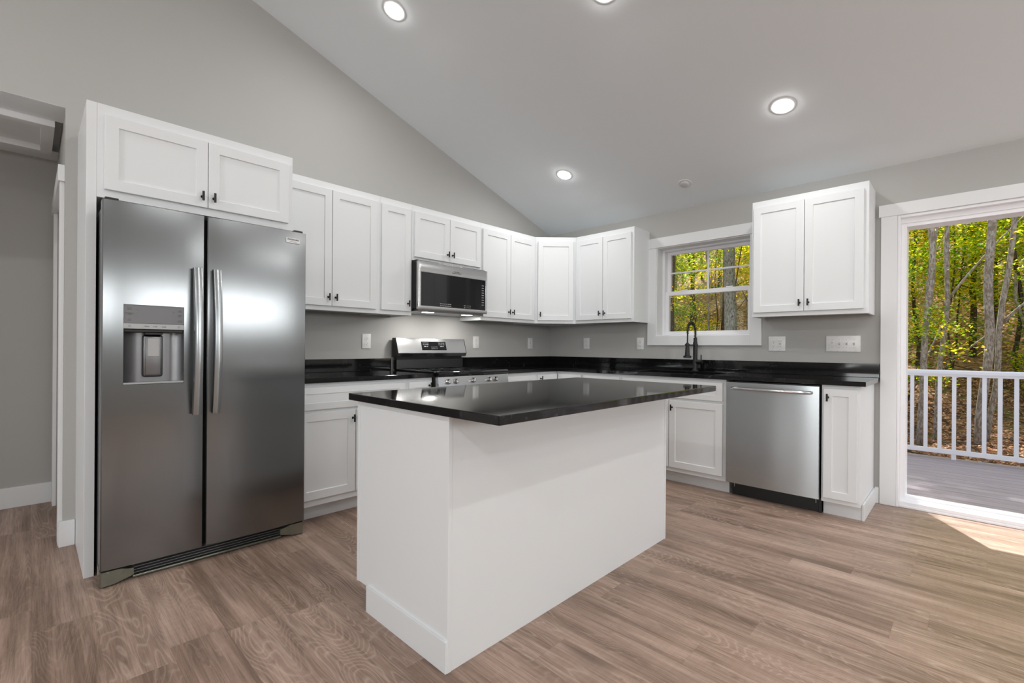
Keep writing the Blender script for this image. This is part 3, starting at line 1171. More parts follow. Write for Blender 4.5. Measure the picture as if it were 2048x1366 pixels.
def rr(x, y, hx, hy, r, z, n=5):
    out = []
    for cx_, cy_, a0 in ((hx - r, hy - r, 0), (-hx + r, hy - r, PI / 2), (-hx + r, -hy + r, PI), (hx - r, -hy + r, 1.5 * PI)):
        for k in range(n):
            a = a0 + (PI / 2) * k / (n - 1)
            out.append((x + cx_ + r * math.cos(a), y + cy_ + r * math.sin(a), z))
    return out


m.loft([rr(0, 0, .205, .375, .03, .181), rr(0, 0, .192, .362, .025, .181), rr(0, 0, .185, .355, .04, .02), rr(0, 0, .16, .33, .05, .004)], cap=False)
m.bm.faces.new([m.bm.verts.new(p) for p in rr(0, 0, .16, .33, .05, .004)])
m.build('sink_bowl', 'blackplastic', sk, 50)
m = MB().lathe([(.0, .0), (.045, .0), (.045, .006), (.03, .006), (.03, .003), (0, .003)], (0, 0, .005), (0, 0, 1))
m.build('drain', 'black', sk, 30)

# faucet
fa = empty('kitchen_faucet', (-.105, -1.808, CT1), 0, 'matte black spring pull-down faucet behind the sink', 'faucet')
m = MB()
m.lathe([(.030, .0005), (.030, .006), (.024, .012), (.0195, .02), (.0195, .262), (.016, .266), (.016, .30), (.012, .303)], (0, 0, 0), (0, 0, 1), 24)
m.build('riser', 'black', fa, 40)
arc = []
for k in range(0, 15):
    a = PI * k / 14
    arc.append((-.0825 + .0825 * math.cos(a), 0, .345 + .092 * math.sin(a)))
path = [(0, 0, .295), (0, 0, .32)] + arc + [(-.166, 0, .30), (-.168, 0, .255)]
m = MB()
m.tube(path, .0065, 10)
m.build('hose', 'blackplastic', fa, 60)


def along(pts, n):
    pts = [Vector(p) for p in pts]
    seg = [(b - a).length for a, b in zip(pts, pts[1:])]
    tot = sum(seg)
    out = []
    for i in range(n):
        s = tot * i / (n - 1)
        k = 0
        while k < len(seg) - 1 and s > seg[k]:
            s -= seg[k]
            k += 1
        t = (pts[k + 1] - pts[k]).normalized()
        out.append((pts[k] + t * s, t))
    return out


spath = [(0, 0, .30), (0, 0, .345)] + arc[1:] + [(-.165, 0, .335)]
coil = []
turns = 26
for i, (p, t) in enumerate(along(spath, turns * 10)):
    s = Vector((0, 1, 0))
    u = t.cross(s).normalized()
    a = 2 * PI * i / 10
    coil.append(p + (s * math.cos(a) + u * math.sin(a)) * .0125)
m = MB()
m.tube(coil, .0019, 5)
m.build('spring', 'black', fa, 60)
m = MB()
m.lathe([(.010, .0), (.0135, -.004), (.0135, -.03), (.017, -.04), (.021, -.112), (.034, -.116), (.034, -.132), (.028, -.134), (.0, -.134)], (-.168, 0, .256), (0, 0, 1), 24)
m.build('spray_head', 'black', fa, 40)
m = MB()
m.cyl((-.012, 0, .236), (-.155, 0, .236), .0055, seg=12)
m.lathe([(.0215, -.008), (.0215, .008), (.0170, .008), (.0170, -.008)], (-.168, 0, .236), (0, 0, 1), 20)
m.lathe([(.023, -.008), (.023, .008)], (0, 0, .236), (0, 0, 1), 20)
m.build('holder_arm', 'black', fa, 40)
m = MB()
m.cyl((0, -.012, .085), (0, -.066, .085), .019, seg=20)
m.cyl((0, -.054, .085), (0, -.054, .148), .0048, seg=12)
m.build('lever', 'black', fa, 40)

# ================================================================== ISLAND
isl = empty('kitchen_island', (-2.525, -2.0, 0), 0, 'white kitchen island cabinet in the middle of the floor', 'island')


def ib(m, x0, x1, y0, y1, z0, z1, bev=.0015):
    m.box(x0 + 2.525, x1 + 2.525, y0 + 2.0, y1 + 2.0, z0, z1, bev)


m = MB()
ib(m, -3.325, -1.725, -2.307, -1.70, .1, ZC, 0)
ib(m, -3.325, -1.725, -2.307, -1.770, 0, .1, 0)
m.build('carcass', 'cabinet', isl)
m = MB()
ib(m, -3.316, -1.736, -2.3155, -2.3075, 0, ZC, .001)
m.build('back_panel', 'cabinet', isl)
m = MB()
m.prism([(-3.333 + 2.525, -2.3175 + 2), (-3.3165 + 2.525, -2.3175 + 2), (-3.3165 + 2.525, -2.3078 + 2), (-3.3258 + 2.525, -2.3078 + 2), (-3.3258 + 2.525, -2.292 + 2), (-3.333 + 2.525, -2.292 + 2)], 'z', 0, ZC, .001)
m.build('corner_trim', 'cabinet', isl)
m = MB()
ib(m, -1.7355, -1.717, -2.3175, -2.3078, 0, ZC)
m.build('corner_trim', 'cabinet', isl)
m = MB()
ib(m, -3.331, -3.3255, -2.2915, -1.7, .1, ZC, .0008)
m.build('side_panel', 'cabinet', isl)
m = MB()
ib(m, -3.334, -3.3255, -1.6995, -1.681, .1, ZC, .001)
ib(m, -3.325, -1.717, -1.6995, -1.681, .1, ZC, .001)
ib(m, -1.7245, -1.717, -2.3075, -1.7, .1, ZC, .001)
m.build('face_frame', 'cabinet', isl)
m = MB()
ib(m, -3.341, -3.3255, -2.3165, -1.775, 0, .109, .0015)
m.build('base_trim', 'cabinet', isl)
for k in range(3):
    a = -.785 + k * .527
    m = MB()
    ring_panel(m, a, a + .505, .145, .690, .3195, .338, .052, -.008, ch=-.0015)
    dr = m.build('door', 'cabinet', isl)
    m = MB()
    hx_ = a + (.03 if k != 0 else .475)
    m.cyl((hx_, .364, .613), (hx_, .364, .663), .0058, seg=12)
    m.cyl((hx_, .338, .638), (hx_, .364, .638), .0045, seg=10)
    m.build('handle', 'black', dr, 40)
    m = MB()
    ring_panel(m, a, a + .505, .712, .856, .3195, .338, .042, -.008, ch=-.0015)
    dr = m.build('drawer', 'cabinet', isl)
    m = MB()
    m.cyl((a + .23, .364, .784), (a + .28, .364, .784), .0058, seg=12)
    m.cyl((a + .255, .338, .784), (a + .255, .364, .784), .0045, seg=10)
    m.build('handle', 'black', dr, 40)
m = MB()
m.box(-3.36, -1.683, -2.590, -1.646, .8835, .9135, .003)
it = m.build('island_countertop', 'quartz')
tag(it, 'polished black quartz slab on top of the kitchen island', 'countertop')

# ================================================================== REFRIGERATOR
fr = empty('refrigerator', (-3.649, -.40, 0), 0, 'stainless steel side-by-side refrigerator with ice and water dispenser', 'refrigerator')
FX, FY = 3.649, .40


def fb(m, x0, x1, y0, y1, z0, z1, bev=.0, seg=2):
    m.box(x0 + FX, x1 + FX, y0 + FY, y1 + FY, z0, z1, bev, seg)
    return m


m = MB()
fb(m, -4.10, -3.203, -.69, -.04, .03, 1.765, .004)
m.build('body', 'greyplastic', fr)
m = MB()
fb(m, -4.09, -3.21, -.699, -.6905, .09, 1.755)
fb(m, -3.707, -3.693, -.755, -.699, .09, 1.765)
m.build('gasket', 'rubber', fr)

YD = -.775


def fridge_door(x0, x1, hole=None):
    m = MB()
    z0, z1 = .084, 1.782
    # slight bow of the door front: section in x-y, extruded in z
    if hole is None:
        n = 14
        pts = []
        for k in range(n + 1):
            t = k / n
            x = x0 + .004 + (x1 - x0 - .008) * t
            pts.append((x, YD + .006 * (2 * t - 1) ** 4 + .004 * (2 * t - 1) ** 2))
        pts = [(x0, YD + .016)] + pts + [(x1, YD + .016), (x1, -.70), (x0, -.70)]
        pts = [(a + FX, b + FY) for a, b in pts]
        m.prism(pts, 'z', z0, z1)
    else:
        hx0, hx1, hz0, hz1 = hole
        n = 14
        xs_ = sorted(set([x0 + .004 + (x1 - x0 - .008) * k / n for k in range(n + 1)] + [x0, x1, hx0, hx1]))
        zs_ = [z0, hz0, hz1, z1]

        def yf(x):
            t = (x - x0) / (x1 - x0)
            if x in (x0, x1):
                return YD + .016
            return YD + .006 * (2 * t - 1) ** 4 + .004 * (2 * t - 1) ** 2
        nf = []
        vc = {}

        def V(i, j, k):
            if (i, j, k) not in vc:
                x = xs_[i]
                y = yf(x) if k == 0 else -.70
                vc[(i, j, k)] = m.bm.verts.new((x + FX, y + FY, zs_[j]))
            return vc[(i, j, k)]

        def S(i, j):
            if not (0 <= i < len(xs_) - 1 and 0 <= j < 3):
                return False
            return not (j == 1 and hx0 - 1e-6 <= xs_[i] and xs_[i + 1] <= hx1 + 1e-6)
        for i in range(len(xs_) - 1):
            for j in range(3):
                if not S(i, j):
                    continue
                for k in (0, 1):
                    m.bm.faces.new([V(i, j, k), V(i + 1, j, k), V(i + 1, j + 1, k), V(i, j + 1, k)])
                for (di, dj, a, b) in ((-1, 0, (i, j), (i, j + 1)), (1, 0, (i + 1, j), (i + 1, j + 1)), (0, -1, (i, j), (i + 1, j)), (0, 1, (i, j + 1), (i + 1, j + 1))):
                    if not S(i + di, j + dj):
                        m.bm.faces.new([V(*a, 0), V(*b, 0), V(*b, 1), V(*a, 1)])
    return m.build('door', 'steel', fr, 30)


dl = fridge_door(-4.105, -3.706, (-4.029, -3.794, .930, 1.307))
drr = fridge_door(-3.694, -3.190)


def bow_handle(parent, xc):
    m = MB()
    rings = []
    n = 22
    z0, z1 = .768, 1.508
    for k in range(n + 1):
        t = k / n
        z = z0 + (z1 - z0) * t
        bow = 1 - (2 * t - 1) ** 2
        y = YD - .024 - .034 * bow
        w = .0205
        th = .010
        rings.append([(xc - w + FX, y + th + FY, z), (xc - w + .003 + FX, y - th * .6 + FY, z), (xc - w * .4 + FX, y - th + FY, z), (xc + w * .4 + FX, y - th + FY, z), (xc + w - .003 + FX, y - th * .6 + FY, z), (xc + w + FX, y + th + FY, z)])
    m.loft(rings)
    for z in (z0 + .02, z1 - .02):
        m.box(xc - .013 + FX, xc + .013 + FX, YD - .028 + FY, YD - .0005 + FY, z - .012, z + .012)
    m.build('handle', 'steelhandle', parent, 40)


bow_handle(dl, -3.742)
bow_handle(drr, -3.657)

# badge
m = MB()
fb(m, -3.308, -3.232, YD - .0035, YD + .004, 1.713, 1.741, .001)
bd = m.build('badge', 'printwhite', drr)
text('FRIGIDAIRE', .0125, 'print', bd, (-3.270 + FX, YD - .004 + FY, 1.7325), (PI / 2, 0, 0), bold=.0003)
text('PROFESSIONAL', .0055, 'print', bd, (-3.270 + FX, YD - .004 + FY, 1.7205), (PI / 2, 0, 0))

# dispenser
m = MB()
fb(m, -4.0285, -3.7945, -.7705, -.705, 1.219, 1.3065, .001)
dpo = m.build('dispenser_panel', 'dispanel', dl)
m = MB()
fb(m, -4.0285, -3.7945, -.7735, -.705, 1.193, 1.2185, .001)
strip = m.build('button_strip', 'strip', dl)
cx0, cx1, cz0, cz1 = -4.0285, -3.7945, .934, 1.1925
m = MB()
prof = []
for k in range(25):
    t = k / 24
    s_ = abs(2 * t - 1)
    prof.append((cx0 + (cx1 - cx0) * t, -.713 - .050 * max(0, (s_ - .42) / .58) ** 2.4))
outer = [(cx0, -.768)] + prof + [(cx1, -.768)]
va = [m.bm.verts.new((x + FX, y + FY, cz0)) for x, y in outer]
vb = [m.bm.verts.new((x + FX, y + FY, cz1)) for x, y in outer]
for i in range(len(va) - 1):
    m.bm.faces.new([va[i], va[i + 1], vb[i + 1], vb[i]])
m.bm.faces.new(va)
m.bm.faces.new(vb)
m.build('dispenser_cavity', 'dispcav', dl, 40)
m = MB()
fb(m, cx0, cx1, -.773, -.764, .931, .940, .001)
fb(m, cx0 + .004, cx1 - .004, -.765, -.722, .9345, .938)
m.build('drip_tray', 'strip', dl)
m = MB()
fb(m, cx0 + .002, cx1 - .002, -.764, -.715, 1.178, 1.192, .002)
fb(m, -3.947, -3.877, -.757, -.716, 1.166, 1.178, .003)
m.build('dispenser_nozzle', 'blackplastic', dl)
m = MB()
fb(m, -3.952, -3.872, -.734, -.7145, .962, 1.166, .010, 3)
pd = m.build('paddle_frame', 'darksteel', dl, 40)
m = MB()
fb(m, -3.942, -3.882, -.7395, -.7345, .972, 1.158, .003)
pp = m.build('paddle', 'dispcav', pd, 40)
m = MB()
fb(m, -3.935, -3.889, -.7435, -.7398, 1.062, 1.150, .002)
m.build('paddle_light', 'lightgrey', pp)
RX = (PI / 2, 0, 0)
yp = -.771 + FY
for txt, x, z, s_ in (('Freeze\nBoost', -4.007, 1.288, .0062), ('Temperature\nGuide', -4.007, 1.264, .0062), ('Air\nFilter', -4.007, 1.236, .0062), ('+', -3.979, 1.282, .011), ('\u2013', -3.979, 1.270, .011),
                      ('Ice\nOn/Off', -3.812, 1.286, .0062), ('Water\nFilter', -3.812, 1.262, .0062), ('Lock\nControls', -3.812, 1.236, .0062), ('+', -3.838, 1.277, .011), ('\u2013', -3.838, 1.264, .011)):
    text(txt, s_, 'print', dpo, (x + FX, yp, z), RX)
for txt, x in (('Water', -3.942), ('Cube', -3.910), ('Crush', -3.876)):
    text(txt, .0072, 'print', strip, (x + FX, -.774 + FY, 1.2055), RX, bold=.0001)
for x in (-4.007, -3.815):
    m = MB()
    m.lathe([(.0030, -.0002), (.0030, .0004), (.0042, .0004), (.0042, -.0002)], (x + FX, -.7736 + FY, 1.2055), (0, -1, 0), 16)
    m.build('button_icon', 'print', strip)

# toe grille and front feet
m = MB()
fb(m, -4.07, -3.225, -.70, -.66, .012, .080)
m.build('toe_grille', 'hardware', fr)
m = MB()
for k in range(4):
    z = .022 + k * .0135
    fb(m, -3.985, -3.315, -.722, -.700, z, z + .0035, .0008)
m.build('grille_louver', 'greyplastic', fr)
MAT['olivemetal'] = plain('olive_grey_housing', (0.26, 0.275, 0.23), 0.26, 0.8)
for s_, xe in ((1, -4.105), (-1, -3.190)):
    m = MB()
    prof = [(0, .078), (.075, .076), (.105, .064), (.125, .060), (.125, .016), (.1, .012), (.055, .002), (0, .0)]
    rings = []
    for y, sh in ((-.64, 0), (-.742, 0), (-.757, .006)):
        rings.append([(xe + s_ * (a + sh * (1 if a < .01 else 0)) + FX, y + FY + .02 * (a / .125) ** 2, b + (sh if b < .03 else -sh)) for a, b in prof])
    m.loft(rings)
    m.build('foot_housing', 'olivemetal', fr, 60)
m = MB()
fb(m, -3.985, -3.31, -.735, -.700, .006, .017, .003)
m.build('lower_lip', 'olivemetal', fr)
for a in (-4.095, -3.25):
    m = MB()
    fb(m, a, a + .05, -.74, -.66, 1.783, 1.80, .003)
    m.build('hinge_cover', 'blackplastic', fr)

# ================================================================== RANGE
rg = empty('range', (-1.771, 0, 0), 0, 'stainless steel electric range with black glass cooktop and five front knobs', 'range')
RXC = 1.771


def rb(m, x0, x1, y0, y1, z0, z1, bev=.0, seg=2):
    m.box(x0 + RXC, x1 + RXC, y0, y1, z0, z1, bev, seg)
    return m


x0, x1 = -2.150, -1.392
m = MB()
rb(m, x0, x1, -.645, -.03, .03, .905)
for a in (x0 + .05, x1 - .05):
    for b in (-.60, -.08):
        m.cyl((a + RXC, b, 0), (a + RXC, b, .03), .018)
m.build('body', 'blackplastic', rg)
m = MB()
m.prism([(-.646, .800), (-.686, .800), (-.690, .808), (-.676, .884), (-.646, .884)], 'x', x0 + RXC, x1 + RXC)
cp = m.build('control_panel', 'steelh', rg)
for x in (-2.058, -1.980, -1.802, -1.622, -1.549):
    m = MB()
    c0 = Vector((x + RXC, -.6835, .846))
    d_ = Vector((0, -1, .17)).normalized()
    m.lathe([(.022, .0), (.022, .004), (.019, .007), (.018, .026), (.016, .030), (0, .030)], c0, d_, 24)
    m.box(x + RXC - .0025, x + RXC + .0025, -.722, -.712, .836, .868, .001)
    m.build('knob', 'chrome', cp, 40)
m = MB()
rb(m, x0 + .001, x1 - .001, -.685, -.646, .245, .790, .003)
od = m.build('oven_door', 'steelh', rg)
m = MB()
rb(m, x0 + .09, x1 - .09, -.689, -.6855, .34, .66, .002)
m.build('oven_window', 'blackglass', od)
m = MB()
m.tube([(x0 + .06 + RXC, -.735, .735), (x1 - .06 + RXC, -.735, .735)], .013, 16)
for a in (x0 + .075, x1 - .075):
    m.cyl((a + RXC, -.685, .735), (a + RXC, -.735, .735), .010)
m.build('handle', 'chrome', od, 40)
m = MB()
rb(m, x0 + .001, x1 - .001, -.683, -.646, .045, .235, .003)
m.build('storage_drawer', 'steelh', rg)
m = MB()
rb(m, x0, x1, -.640, -.06, .9055, .924, .003)
ck = m.build('cooktop', 'blackglass', rg)
m = MB()
for cx_, cy_, r in ((-1.95, -.20, .08), (-1.59, -.20, .075), (-1.95, -.47, .10), (-1.59, -.47, .105), (-1.77, -.20, .055)):
    m.lathe([(r, .0), (r, .0004), (r - .002, .0004), (r - .002, .0)], (cx_ + RXC, cy_, .9242), (0, 0, 1), 40)
m.build('burner_ring', 'darksteel', ck)
m = MB()
m.prism([(-.641, .890), (-.684, .890), (-.690, .900), (-.690, .912), (-.682, .921), (-.668, .9255), (-.641, .9255)], 'x', x0 + RXC, x1 + RXC, .001)
m.build('front_trim', 'blackglass', rg, 40)
# backguard
m = MB()
rb(m, x0 + .012, x1 - .012, -.078, -.024, .925, 1.005, .002)
bgd = m.build('backguard_base', 'steeldark', rg)
m = MB()
rb(m, x0 + .02, x1 - .02, -.066, -.024, 1.0055, 1.032)
m.build('vent_gap', 'hardware', rg)
m = MB()
m.prism([(-.024, 1.0325), (-.105, 1.0325), (-.118, 1.062), (-.078, 1.192), (-.024, 1.192)], 'x', x0 + .004 + RXC, x1 - .004 + RXC, .0012)
bgp = m.build('backguard', 'steelh', rg)
m = MB()
m.prism([(-.0235, 1.0315), (-.106, 1.0315), (-.119, 1.062), (-.079, 1.193), (-.0235, 1.193)], 'x', x0 + RXC, x0 + .0036 + RXC)
m.prism([(-.0235, 1.0315), (-.106, 1.0315), (-.119, 1.062), (-.079, 1.193), (-.0235, 1.193)], 'x', x1 - .0036 + RXC, x1 + RXC)
m.build('end_cap', 'blackplastic', rg)
# slanted display
sl = Vector((0, .040, .130)).normalized()
sn = Vector((0, -sl.z, sl.y))
base_p = Vector((-1.762 + RXC, -.118, 1.062))


def on_guard(x, s, out=.0):
    return base_p + Vector((x, 0, 0)) + sl * s + sn * out


m = MB()
vs = []
for o_ in (-.002, .0012):
    for (a, b) in ((-.136, .026), (.136, .026), (.136, .106), (-.136, .106)):
        vs.append(on_guard(a, b, o_))
m._faces(vs, [(0, 1, 2, 3), (7, 6, 5, 4), (0, 4, 5, 1), (1, 5, 6, 2), (2, 6, 7, 3), (3, 7, 4, 0)])
dsp = m.build('display', 'blackglass', bgp)
tilt = math.atan2(sl.y, sl.z)
RT = (PI / 2 - tilt, 0, 0)
lines = [(-.105, .094, 'Bake  Broil  Keep'), (-.105, .078, 'Conv  Air  Warm'), (-.105, .062, 'Clean  Lock'),
         (.100, .094, 'Timer  Cook  Light'), (.100, .078, 'Set    Time   Oven'), (.100, .062, 'Start   Off'),
         (.0, .056, '1   2   3   4   5'), (.0, .040, '6   7   8   9   0')]
for x, s_, tx in lines:
    text(tx, .0088 if abs(x) > .01 else .011, 'printlight', dsp, on_guard(x * .86, s_, .0014), RT, bold=.0001)

# ================================================================== MICROWAVE
mw = empty('microwave', (-1.766, 0, 1.42), 0, 'stainless steel and black glass over-the-range microwave under the short wall cabinet', 'microwave')


def mb_(m, x0, x1, y0, y1, z0, z1, bev=.0, seg=2):
    m.box(x0 + 1.766, x1 + 1.766, y0, y1, z0 - 1.42, z1 - 1.42, bev, seg)
    return m


a0, a1 = -2.1445, -1.3875
m = MB()
mb_(m, a0 + .001, a1 - .001, -.370, -.004, 1.432, 1.829, .003)
m.build('body', 'blackplastic', mw)
m = MB()
mb_(m, a0 + .02, a1 - .02, -.375, -.02, 1.408, 1.4315, .006)
bt = m.build('bottom_panel', 'darksteel', mw)
for x in (-1.985, -1.555):
    m = MB()
    mb_(m, x - .045, x + .045, -.335, -.285, 1.4065, 1.409, .001)
    m.build('work_light', 'lamp', bt)
m = MB()
ux = [a0, a0 + .026, a1 - .020, a1]
uz = [1.424, 1.455, 1.729, 1.818]
m.slab([u + 1.766 for u in ux], [v - 1.42 for v in uz], lambda i, j: not (i == 1 and j == 1), 'y', -.402, -.371, .003)
md = m.build('door', 'steelh', mw, 40)
m = MB()
mb_(m, a0 + .0265, a1 - .0205, -.3985, -.375, 1.4555, 1.7285)
mg = m.build('door_glass', 'blackglass', md)
m = MB()
mb_(m, -1.80, -1.70, -.4035, -.4022, 1.752, 1.757)
m.build('emblem', 'print', md)
text('FRIGIDAIRE', .012, 'print', md, (-1.75 + 1.766, -.4027, 1.765 - 1.42), RX)
rows = [('Popcorn  Potato  Pizza  Veg  Soup', -1.865, 1.482), ('Bacon  Melt  Reheat  Defrost  Fan', -1.865, 1.466), ('Clock    1   2   3   4   5', -1.625, 1.482), ('Start    6   7   8   9   0', -1.625, 1.466)]
for tx, x, z in rows:
    text(tx, .0085, 'printlight', mg, (x + 1.766, -.3988, z - 1.42), RX, bold=.0002)
m = MB()
for k in range(9):
    z = 1.50 + k * .022
    mb_(m, -1.452, -1.445, -.3992, -.3987, z, z + .006)
    mb_(m, -1.437, -1.430, -.3992, -.3987, z, z + .006)
m.build('side_markings', 'printlight', mg)
area_light('microwave_lamp', (-1.985, -.31, 1.403), (0, 0.12, -1), .09, .05, 1.6, (1, .97, .92))
area_light('microwave_lamp', (-1.555, -.31, 1.403), (0, 0.12, -1), .09, .05, 1.6, (1, .97, .92))

# ================================================================== DISHWASHER
dw = empty('dishwasher', (0, -2.574, 0), -PI / 2, 'stainless steel dishwasher with a bar handle and a black kickplate', 'dishwasher')
hwid = .3035


m = MB()
m.box(-hwid + .004, hwid - .004, -.60, -.02, .10, .874)
m.build('tub', 'blackplastic', dw)
m = MB()
pts = []
for k in range(17):
    t = k / 16
    pts.append((-hwid + .003 + (2 * hwid - .006) * t, -.640 - .006 * (1 - (2 * t - 1) ** 4)))
pts = [(-hwid + .001, -.630)] + pts + [(hwid - .001, -.630), (hwid - .001, -.6005), (-hwid + .001, -.6005)]
m.prism(pts, 'z', .112, .868)
dwd = m.build('door', 'steeldw', dw, 30)
m = MB()
m.tube([(-.255, -.650, .825), (-.252, -.676, .825), (-.22, -.690, .825), (-.1, -.697, .825), (0, -.698, .825), (.1, -.697, .825), (.22, -.690, .825), (.252, -.676, .825), (.255, -.650, .825)], .0115, 14)
m.build('handle', 'chrome', dwd, 60)
m = MB()
m.box(-hwid + .02, hwid - .001, -.545, -.50, .0, .0995, .002)
m.box(hwid - .016, hwid - .001, -.56, -.5455, 0, .0995, .001)
kp = m.build('kickplate', 'blackplastic', dw)
m = MB()
for a in (-hwid + .035, hwid - .035):
    m.box(a - .0015, a + .0015, -.5465, -.5455, .06, .085)
m.build('screw_slot', 'chrome', kp)

# ================================================================== OUTLETS AND SWITCHES


def plate(name, wall, c, z, w, kinds, label, cat, group=None):
    loc = (c, 0, z) if wall == 'A' else (0, c, z)
    e = empty(name, loc, 0 if wall == 'A' else -PI / 2, label, cat, group)
    m = MB()
    m.box(-w / 2, w / 2, -.0065, -.0005, -.061, .061, .0025)
    m.build('cover_plate', 'plate', e, 40)
    n = len(kinds)
    for i, k in enumerate(kinds):
        x = (i - (n - 1) / 2) * .046
        if k == 'duplex':
            for s in (-1, 1):
                m = MB()
                pts = []
                for q in range(24):
                    a = 2 * PI * q / 24
                    pts.append((x + .0172 * math.cos(a), s * .0195 + max(-.0135, min(.0135, .0172 * math.sin(a)))))
                m.prism(pts, 'y', -.0082, -.006)
                r = m.build('receptacle', 'plate', e)
                m = MB()
                m.box(x - .0075, x - .0055, -.0085, -.0081, s * .0195 - .001, s * .0195 + .0075)
                m.box(x + .0055, x + .0075, -.0085, -.0081, s * .0195 - .001, s * .0195 + .0060)
                m.cyl((x, -.0085, s * .0195 - .0075), (x, -.0081, s * .0195 - .0075), .0024, seg=10)
                m.build('slots', 'slot', r)
        elif k == 'gfci':
            m = MB()
            m.box(x - .0165, x + .0165, -.0085, -.006, -.033, .033, .001)
            r = m.build('receptacle', 'plate', e)
            m = MB()
            for s in (-1, 1):
                m.box(x - .0075, x - .0055, -.0089, -.0084, s * .021 - .004, s * .021 + .004)
                m.box(x + .0055, x + .0075, -.0089, -.0084, s * .021 - .004, s * .021 + .003)
            m.build('slots', 'slot', r)
            m = MB()
            m.box(x - .008, x + .008, -.0095, -.0086, -.006, -.001)
            m.box(x - .008, x + .008, -.0095, -.0086, .001, .006)
            m.build('buttons', 'lightgrey', r)
        else:
            m = MB()
            m.box(x - .0052, x + .0052, -.0075, -.006, -.012, .012, .0005)
            r = m.build('switch_slot', 'lightgrey', e)
            m = MB()
            u = 1 if i != 0 else -1
            m.prism([(-.007, -.004), (-.007, .004), (-.0185, u * .008 + .003), (-.0185, u * .008 - .003)], 'x', x - .0042, x + .0042, .0006)
            m.build('toggle', 'plate', r)
    m = MB()
    for i, k in enumerate(kinds):
        x = (i - (n - 1) / 2) * .046
        zs_ = (0,) if k == 'duplex' else ((-.048, .048) if k == 'gfci' else (-.03, .03))
        for z_ in zs_:
            m.cyl((x, -.0073, z_), (x, -.0062, z_), .0028, seg=10)
    m.build('screws', 'lightgrey', e)
    return e


g_ = 'wall outlets above the backsplash'
plate('wall_outlet', 'A', -2.3815, 1.161, .078, ['duplex'], 'white duplex wall outlet above the short countertop beside the range', 'outlet', g_)
plate('wall_outlet', 'A', -1.169, 1.166, .080, ['duplex'], 'white wall outlet just past the range, below the two-door wall cabinet', 'outlet', g_)
plate('wall_outlet', 'A', -.347, 1.166, .080, ['gfci'], 'white wall outlet nearest the room corner on the range wall', 'outlet', g_)
plate('wall_outlet', 'B', -.539, 1.167, .080, ['duplex'], 'white wall outlet nearest the room corner on the window wall', 'outlet', g_)
plate('wall_outlet', 'B', -1.200, 1.165, .080, ['duplex'], 'white wall outlet beside the lower corner of the window casing', 'outlet', g_)
plate('outlet_and_switch_plate', 'B', -2.451, 1.163, .126, ['duplex', 'gfci'], 'double-width white plate with an outlet and push buttons, past the window', 'outlet')
plate('switch_plate', 'B', -2.905, 1.163, .217, ['t', 't', 't', 't'], 'wide white plate of four toggle switches near the patio door', 'light switch')

# ================================================================== DECK AND RAILING
DZ = -.10
m = MB()
x = .215
while x < 2.93:
    m.box(x, min(x + .138, 2.97), -8.2, 1.2, DZ - .025, DZ)
    x += .1435
m.box(.215, 2.95, -8.2, 1.2, DZ - .22, DZ - .03)
struct(m.build('deck', 'deck'))
m = MB()
m.box(.201, .213, -8.2, 1.3, DZ - .9, -.001)
struct(m.build('trim_8', 'siding'))

rl = empty('deck_railing', (2.85, -4.2, DZ), 0, 'white vinyl deck railing with square balusters at the outer edge of the deck', 'railing')
m = MB()
YA, YE = -1.72, -7.6
m.prism([(-.045, .955), (.045, .955), (.045, .985), (.03, .997), (-.03, .997), (-.045, .985)], 'y', YA + 4.2, YE + 4.2)
m.box(-.022, .022, YE + 4.2, YA + 4.2, .925, .9545)
m.build('top_rail', 'railing', rl)
m = MB()
m.box(-.025, .025, YE + 4.2, YA + 4.2, .058, .108, .003)
m.build('bottom_rail', 'railing', rl)
y = -1.824
bal_mesh = None
while y > YE + .05:
    if bal_mesh is None:
        m = MB()
        m.box(-.0175, .0175, -.0175, .0175, .1085, .9245, .0015)
        o = m.build('baluster', 'railing', rl)
        bal_mesh = o.data
    else:
        o = bpy.data.objects.new('baluster', bal_mesh)
        COL.objects.link(o)
        o.parent = rl
    o.location = (0, y + 4.2, 0)
    y -= .1186
for yy in (-3.484, -5.38, -7.16):
    m = MB()
    m.box(-.02, .02, yy + 4.2 - .02, yy + 4.2 + .02, .0005, .0575)
    m.build('foot_block', 'railing', rl)
for yy in (-1.67, -7.65):
    m = MB()
    m.box(-.05, .05, yy + 4.2 - .05, yy + 4.2 + .05, .0005, 1.06, .003)
    m.prism([(-.06, -.06), (.06, -.06), (.06, .06), (-.06, .06)], 'z', 1.0605, 1.08)
    for v in m.bm.verts[-4:]:
        pass
    o = m.build('post', 'railing', rl)
    for v in o.data.vertices:
        if v.co.z > 1.0602:
            v.co.y += yy + 4.2

# ================================================================== WOODED SLOPE
rnd = random.Random(7)


def gz(x, y):
    b = -.62 + .035 * (x - 3)
    if x > 8.5:
        b += .30 * (x - 8.5) - .6 * (1 - math.exp(-(x - 8.5) / 2.0)) * .5
    b += .10 * math.sin(x * .9 + y * .6) + .07 * math.sin(y * 1.7 - x * .5) + .02 * (y + 3) * 0.4
    return b


m = MB()
nx, ny = 90, 90
gv_ = {}
for i in range(nx + 1):
    for j in range(ny + 1):
        X = 2.2 + 46 * (i / nx) ** 1.5
        Y = -26 + 62 * j / ny
        gv_[i, j] = m.bm.verts.new((X, Y, gz(X, Y)))
for i in range(nx):
    for j in range(ny):
        m.bm.faces.new([gv_[i, j], gv_[i + 1, j], gv_[i + 1, j + 1], gv_[i, j + 1]])
struct(m.build('ground', 'ground', None, 60))


